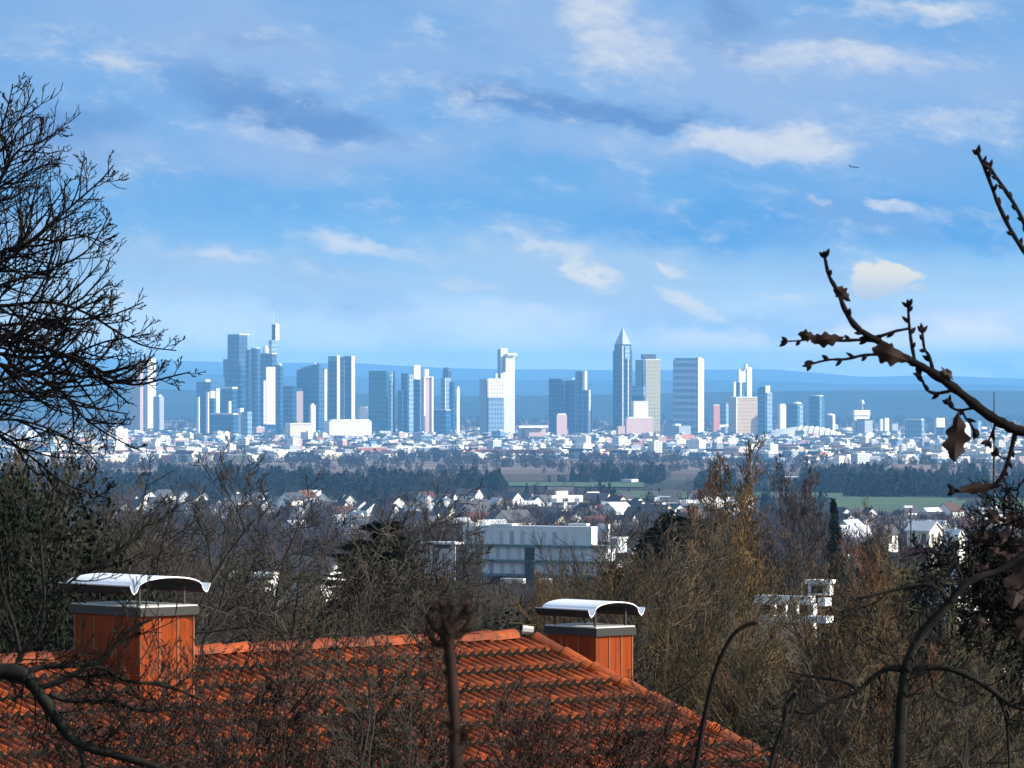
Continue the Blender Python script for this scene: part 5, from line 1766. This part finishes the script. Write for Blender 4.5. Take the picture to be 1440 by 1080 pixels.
# pruned fruit tree at the right, its stump-ended arm, and others close by
def traced_tree(name, label, d, limbs, mat, cat="tree", twigs=0, seed=1, tl=60, group=None, knob=.12, cfg=None, ends=None):
    R = random.Random(seed)
    x = (limbs[0][0][0][0] - 720) / FPX * d
    base = Vector((x, d, ground(x, d)))
    root = empty(name, base, label, cat, group)
    tr, cr = MB(base), MB(base)
    yb = HOR + (EYE - base.z) / d * FPX
    for i, (pts, r0, r1) in enumerate(limbs):
        if i == 0:
            x_, y_ = pts[0]
            pts = [(x_ - 6, yb), (x_ - 4, (yb + y_) / 2), (x_ - 1, y_ + 190), (x_, y_ + 110), (x_, y_ + 50)] + pts
        s = limb(tr if i == 0 else cr, pts, d, r0, r1, 0, 7, R, knob)
        n = len(s)
        acc = 0
        for j in range(1, n - 1):
            acc += math.hypot(s[j][0] - s[j - 1][0], s[j][1] - s[j - 1][1])
            if s[j][1] > 1120 or not twigs:
                acc = 0
                continue
            while acc > twigs:
                acc -= twigs
                a = Vector((s[j + 1][0] - s[j - 1][0], 0, -(s[j + 1][1] - s[j - 1][1]))).normalized()
                an = math.radians(R.uniform(25, 75)) * R.choice((-1, 1))
                nd = Vector((a.x * math.cos(an) - a.z * math.sin(an), R.uniform(-.5, .5), a.x * math.sin(an) + a.z * math.cos(an))).normalized()
                out = {}
                branch(P(*s[j], d), nd, R.uniform(.4, 1.3) * tl * d / FPX, 1.5 * d / FPX, 0, cfg or dict(tw_cfg, rmin=.75 * d / FPX), out, R)
                for lst in out.values():
                    for p_, q_ in lst:
                        cr.tube(p_, q_, 3, False)
    tr.build("trunk", mat, root, True)
    if cr.v:
        cr.build("crown", mat, root, True)
    return root


traced_tree("pruned_tree", "dark forked pruned fruit tree before the brown wood at lower right", 15.0, [
    ([(1262, 1100), (1266, 1030), (1268, 990), (1271, 960), (1274, 944)], 10.5, 8),
    ([(1274, 944), (1285, 910), (1305, 880), (1330, 855), (1350, 828), (1375, 812), (1410, 800), (1450, 770)], 8.5, 4),
    ([(1270, 942), (1248, 940), (1225, 955), (1205, 972), (1170, 985), (1140, 1002), (1118, 1000)], 5, 2.4),
    ([(1205, 970), (1185, 958), (1150, 953), (1110, 945)], 2.6, 1.6),
    ([(1276, 952), (1290, 942), (1305, 938), (1335, 940), (1370, 955), (1398, 973), (1420, 990), (1450, 1000)], 6, 3.4),
    ([(1330, 850), (1325, 832), (1300, 822), (1265, 828), (1232, 836), (1205, 842)], 3, 1.8),
    ([(1398, 973), (1412, 1000), (1418, 1040), (1420, 1100)], 3, 2),
    ([(1120, 975), (1108, 990), (1102, 1020), (1090, 1050), (1080, 1100)], 4, 3)], W["lichen"], twigs=16, seed=4, tl=58)
traced_tree("arching_branch", "smooth dark arching stem curving over to the right beside the hip", 13.0, [
    ([(976, 1100), (984, 1045), (994, 992), (1008, 938), (1028, 897), (1048, 880), (1064, 876)], 6, 2.6),
    ([(984, 1045), (990, 1020), (994, 1003)], 2.5, 1.6)], W["near"], "branch", knob=.05)
traced_tree("pollarded_trunk", "blurred pollarded young trunk with knobbly head in front of the roof", 4.2, [
    ([(642, 1100), (640, 1040), (637, 980), (633, 930), (630, 900), (630, 880)], 11, 8),
    ([(630, 896), (612, 882), (598, 862)], 9, 3), ([(630, 890), (624, 866), (618, 845)], 9, 3), ([(630, 890), (645, 870), (660, 848)], 9, 3),
    ([(630, 900), (612, 905), (600, 884)], 9, 3), ([(632, 896), (650, 890), (664, 866)], 9, 3), ([(630, 890), (634, 870), (638, 850)], 8, 3)], W["stemfuzz"], knob=.2, twigs=15, tl=26)
traced_tree("pruned_tree", "crooked dark pruned tree crossing the tiles at lower left", 14.0, [
    ([(-60, 1100), (-40, 990), (-20, 950), (10, 944), (38, 950)], 18, 12),
    ([(38, 950), (50, 968), (68, 992), (92, 1028), (112, 1045), (150, 1058), (200, 1072), (250, 1090), (300, 1110)], 11, 4.5),
    ([(30, 950), (60, 938), (100, 936), (140, 930), (165, 905), (185, 885), (215, 870)], 5, 2.2),
    ([(52, 968), (85, 958), (118, 942), (145, 940), (180, 958), (230, 960)], 5.5, 2),
    ([(70, 975), (95, 985), (150, 985), (205, 1000), (230, 995)], 4.5, 2),
    ([(180, 958), (215, 962), (250, 970), (285, 985)], 2.5, 1.8),
    ([(20, 944), (30, 920), (55, 890), (62, 850), (60, 800), (55, 740)], 4, 2),
    ([(60, 850), (85, 830), (120, 800), (150, 770)], 2.5, 1.5),
    ([(30, 930), (20, 880), (0, 820), (-10, 760)], 3.5, 2),
    ([(112, 1045), (118, 1075), (120, 1110)], 5, 4)], W["lichen"], twigs=15, seed=9, tl=80)

# thickets of thin shoots in front of the roof
SH = [(40, 26, "purple"), (140, 24, "p"), (235, 22, "p"), (320, 25, "g"), (395, 21, "p"), (465, 24, "g"), (530, 18, "g"), (575, 23, "p"), (690, 25, "p"), (760, 22, "p"), (840, 24, "p"), (915, 26, "p"), (1010, 27, "p"), (1120, 24, "g"), (1350, 22, "g")]
items = []
for i, (px, d, kind) in enumerate(SH):
    R = random.Random(100 + i)
    x = (px - 720) / FPX * d
    base = Vector((x, d, ground(x, d)))
    o = empty("bare_shrub", base, None, "shrub", "bare shrubs in front of the tiled roof")
    st, cr = MB(base), MB(base)
    yb = HOR + (EYE - base.z) / d * FPX
    cfg = dict(tw_cfg, rmin=.6 * d / FPX, kids=[4, 3], len=[.55, .55])
    n_ = (13 if px > 240 else 8) if px < 660 else 7
    for k in range(n_):
        bx_ = px + R.gauss(0, 46)
        top = R.uniform(905, 1040) if px < 640 else R.uniform(960, 1060)
        if 360 < px < 640 and R.random() < .5:
            top = R.uniform(800, 910)
        if px > 1000:
            top = R.uniform(940, 1060)
        tx = bx_ + R.gauss(0, 26)
        pts = [(px + (bx_ - px) * .2, yb), (bx_, 1150), (bx_ + (tx - bx_) * .4 + R.gauss(0, 8), (1150 + top) / 2), (tx, top)]
        for _q in range(2):
            pts = [p for a_, b_ in zip(pts[:-1], pts[1:]) for p in (a_, ((a_[0] + b_[0]) / 2 + R.gauss(0, 7 / (1 + _q)), (a_[1] + b_[1]) / 2))] + [pts[-1]]
        s = limb(st, pts, d + R.uniform(-.8, .8), R.uniform(1.1, 2.3), .6, 0, 4, R, .1)
        for j in range(1, len(s) - 1):
            if s[j][1] < 1130 and j % 3 == 0:
                for _ in range(1):
                    an = math.radians(R.uniform(20, 60)) * R.choice((-1, 1))
                    nd = Vector((math.sin(an), R.uniform(-.4, .4), math.cos(an))).normalized()
                    out = {}
                    branch(P(*s[j], d), nd, R.uniform(20, 75) * d / FPX, 1.0 * d / FPX, 0, cfg, out, R)
                    for lst in out.values():
                        for p_, q_ in lst:
                            cr.tube(p_, q_, 3, False)
    st.build("stem", W["nearpurple"] if kind != "g" else W["grey"], o)
    cr.build("crown", W["nearpurple"] if kind != "g" else W["grey"], o)
    items.append((o, ("plum-brown" if kind != "g" else "grey-brown") + " bare shrub of thin upright shoots at the lower edge", px))
number_labels(items)

# withered oak shrub at the right edge
R = random.Random(77)
d = 16.0
bx_ = P(1520, 760, d)
base = Vector((bx_.x, d, ground(bx_.x, d)))
oaks = empty("oak_shrub", base, "tangled oak shrub with brown leaves reaching in under the oak branch at right", "shrub")
tr, cr, lf = MB(base), MB(base), MB(base)
yb = HOR + (EYE - base.z) / d * FPX
limb(tr, [(1520, yb), (1515, 1300), (1500, 1000), (1490, 850), (1480, 760)], d, 16, 6)
cfg = dict(tw_cfg, rmin=.9 * d / FPX, kids=[6, 4], up=[.02, .05, .05])
for pts in ([(1490, 830), (1440, 800), (1400, 790), (1360, 800), (1330, 790)], [(1485, 780), (1440, 760), (1400, 770), (1370, 765)], [(1495, 870), (1450, 840), (1420, 845), (1385, 850)], [(1480, 760), (1450, 730), (1420, 735), (1395, 742)],
            [(1495, 900), (1450, 880), (1400, 880), (1370, 870)]):
    s = limb(cr, pts, d, 4, 1.6, 0, 5, R)
    for j in range(2, len(s) - 1):
        for _ in range(2):
            an = R.uniform(0, 6.28)
            nd = Vector((math.cos(an) - .5, R.uniform(-.5, .5), math.sin(an))).normalized()
            out = {}
            branch(P(*s[j], d), nd, R.uniform(25, 80) * d / FPX, 1.3 * d / FPX, 0, cfg, out, R)
            for lst in out.values():
                for p_, q_ in lst:
                    cr.tube(p_, q_, 3, False)
        if R.random() < .38:
            a = R.uniform(0, 6.28)
            l = R.uniform(18, 34)
            oak_leaf(lf, s[j][0], s[j][1], s[j][0] + l * math.cos(a), s[j][1] + l * math.sin(a), R.uniform(13, 22), d - R.uniform(0, .2), R=R)
oak_leaf(lf, 1447, 770, 1424, 856, 46, d - .3, R=R)
oak_leaf(lf, 1452, 850, 1432, 900, 30, d - .3, R=R)
tr.build("trunk", W["near"], oaks)
cr.build("branches", W["near"], oaks)
o = lf.build("leaves", M["leaf"], oaks, True)

# thin mast and post standing in the gardens
d = 110
x = (1398 - 720) / FPX * d
b = Vector((x, d, ground(x, d) - .3))
o = empty("mast", b, "tall thin dark mast standing up against the city at right", "mast")
MB(b).tube([b, (x, d, zpx(640, d))], [.035, .032], 8).build("pole", M["dark"], o)
MB(b).tube([(x, d, zpx(640, d)), (x, d, zpx(551, d))], [.024, .012], 8).build("whip", M["dark"], o)
MB(b).box((x, d), .09, .09, zpx(642, d), zpx(637, d), .4).build("bracket", M["dark"], o)
d = 520
x = (1281 - 720) / FPX * d
b = Vector((x, d, ground(x, d) - .3))
o = empty("lamp_post", b, "slim grey post rising among the gardens right of the cypress", "post")
MB(b).tube([b, (x, d, zpx(712, d))], [.12, .08], 8).build("pole", M["dark"], o)
MB(b).box((x - .3, d), .9, .3, zpx(714, d), zpx(711, d), .2).build("lamp_head", M["trim"], o)

# airliner climbing past
d = 15000
c = P(1201, 235, d)
pl = empty("airliner", c, "tiny airliner flying in the blue lane of sky above the oak branch", "aeroplane")
a0, a1 = c + Vector((-15, 0, 1.6)), c + Vector((16, 0, -1.2))
MB(c).tube([a0 + (a1 - a0) * k for k in (0, .12, .3, .85, .95, 1)], [.5, 1.5, 1.95, 1.95, 1.3, .3], 10).build("fuselage", M["dark"], pl, True)
for nm, pts in (("wing", [(2, -2, -.8), (-2, -2, -.6), (-7, -16, 1.2), (-5, -16, 1.1)]), ("wing", [(2, 2, -.8), (-2, 2, -.6), (-7, 16, 1.2), (-5, 16, 1.1)]),
                ("tailplane", [(-11, -.5, 1.8), (-14, -.5, 2), (-15.5, -6, 2.6), (-14, -6, 2.5)]), ("tailplane", [(-11, .5, 1.8), (-14, .5, 2), (-15.5, 6, 2.6), (-14, 6, 2.5)]), ("tail_fin", None)):
    mb = MB(c)
    if pts is None:
        q = [Vector((-10, 0, 2.6)), Vector((-14.2, 0, 2.9)), Vector((-16.5, 0, 8.5)), Vector((-14.4, 0, 8.4))]
        n_ = Vector((0, .2, 0))
    else:
        q = [Vector(p) for p in pts]
        n_ = Vector((0, 0, .2))
    lo, hi = [c + p - n_ for p in q], [c + p + n_ for p in q]
    mb.face(hi); mb.face(lo[::-1])
    for i in range(4):
        mb.face([lo[i], lo[(i + 1) % 4], hi[(i + 1) % 4], hi[i]])
    mb.build(nm, M["dark"], pl)

# ------------------------------------------------------------------ haze
mb = MB()
mb.prism([(-11000, -320), (11000, -320), (11000, 47000), (-11000, 47000)], EYE - 168, EYE + 152, bottom=True)
m = bpy.data.materials.new("blue_haze")
m.use_nodes = True
t = NT(m.node_tree)
pv = t.new("ShaderNodeVolumePrincipled")
pv.inputs["Color"].default_value = (0.19, 0.52, 0.97, 1)
pv.inputs["Density"].default_value = 4.2e-5
ou = t.new("ShaderNodeOutputMaterial")
t.l.new(pv.outputs[0], ou.inputs["Volume"])
hz = mb.build("haze", m)
tag(hz, "thin blue haze over the plain and the far hills", "haze", kind="stuff")
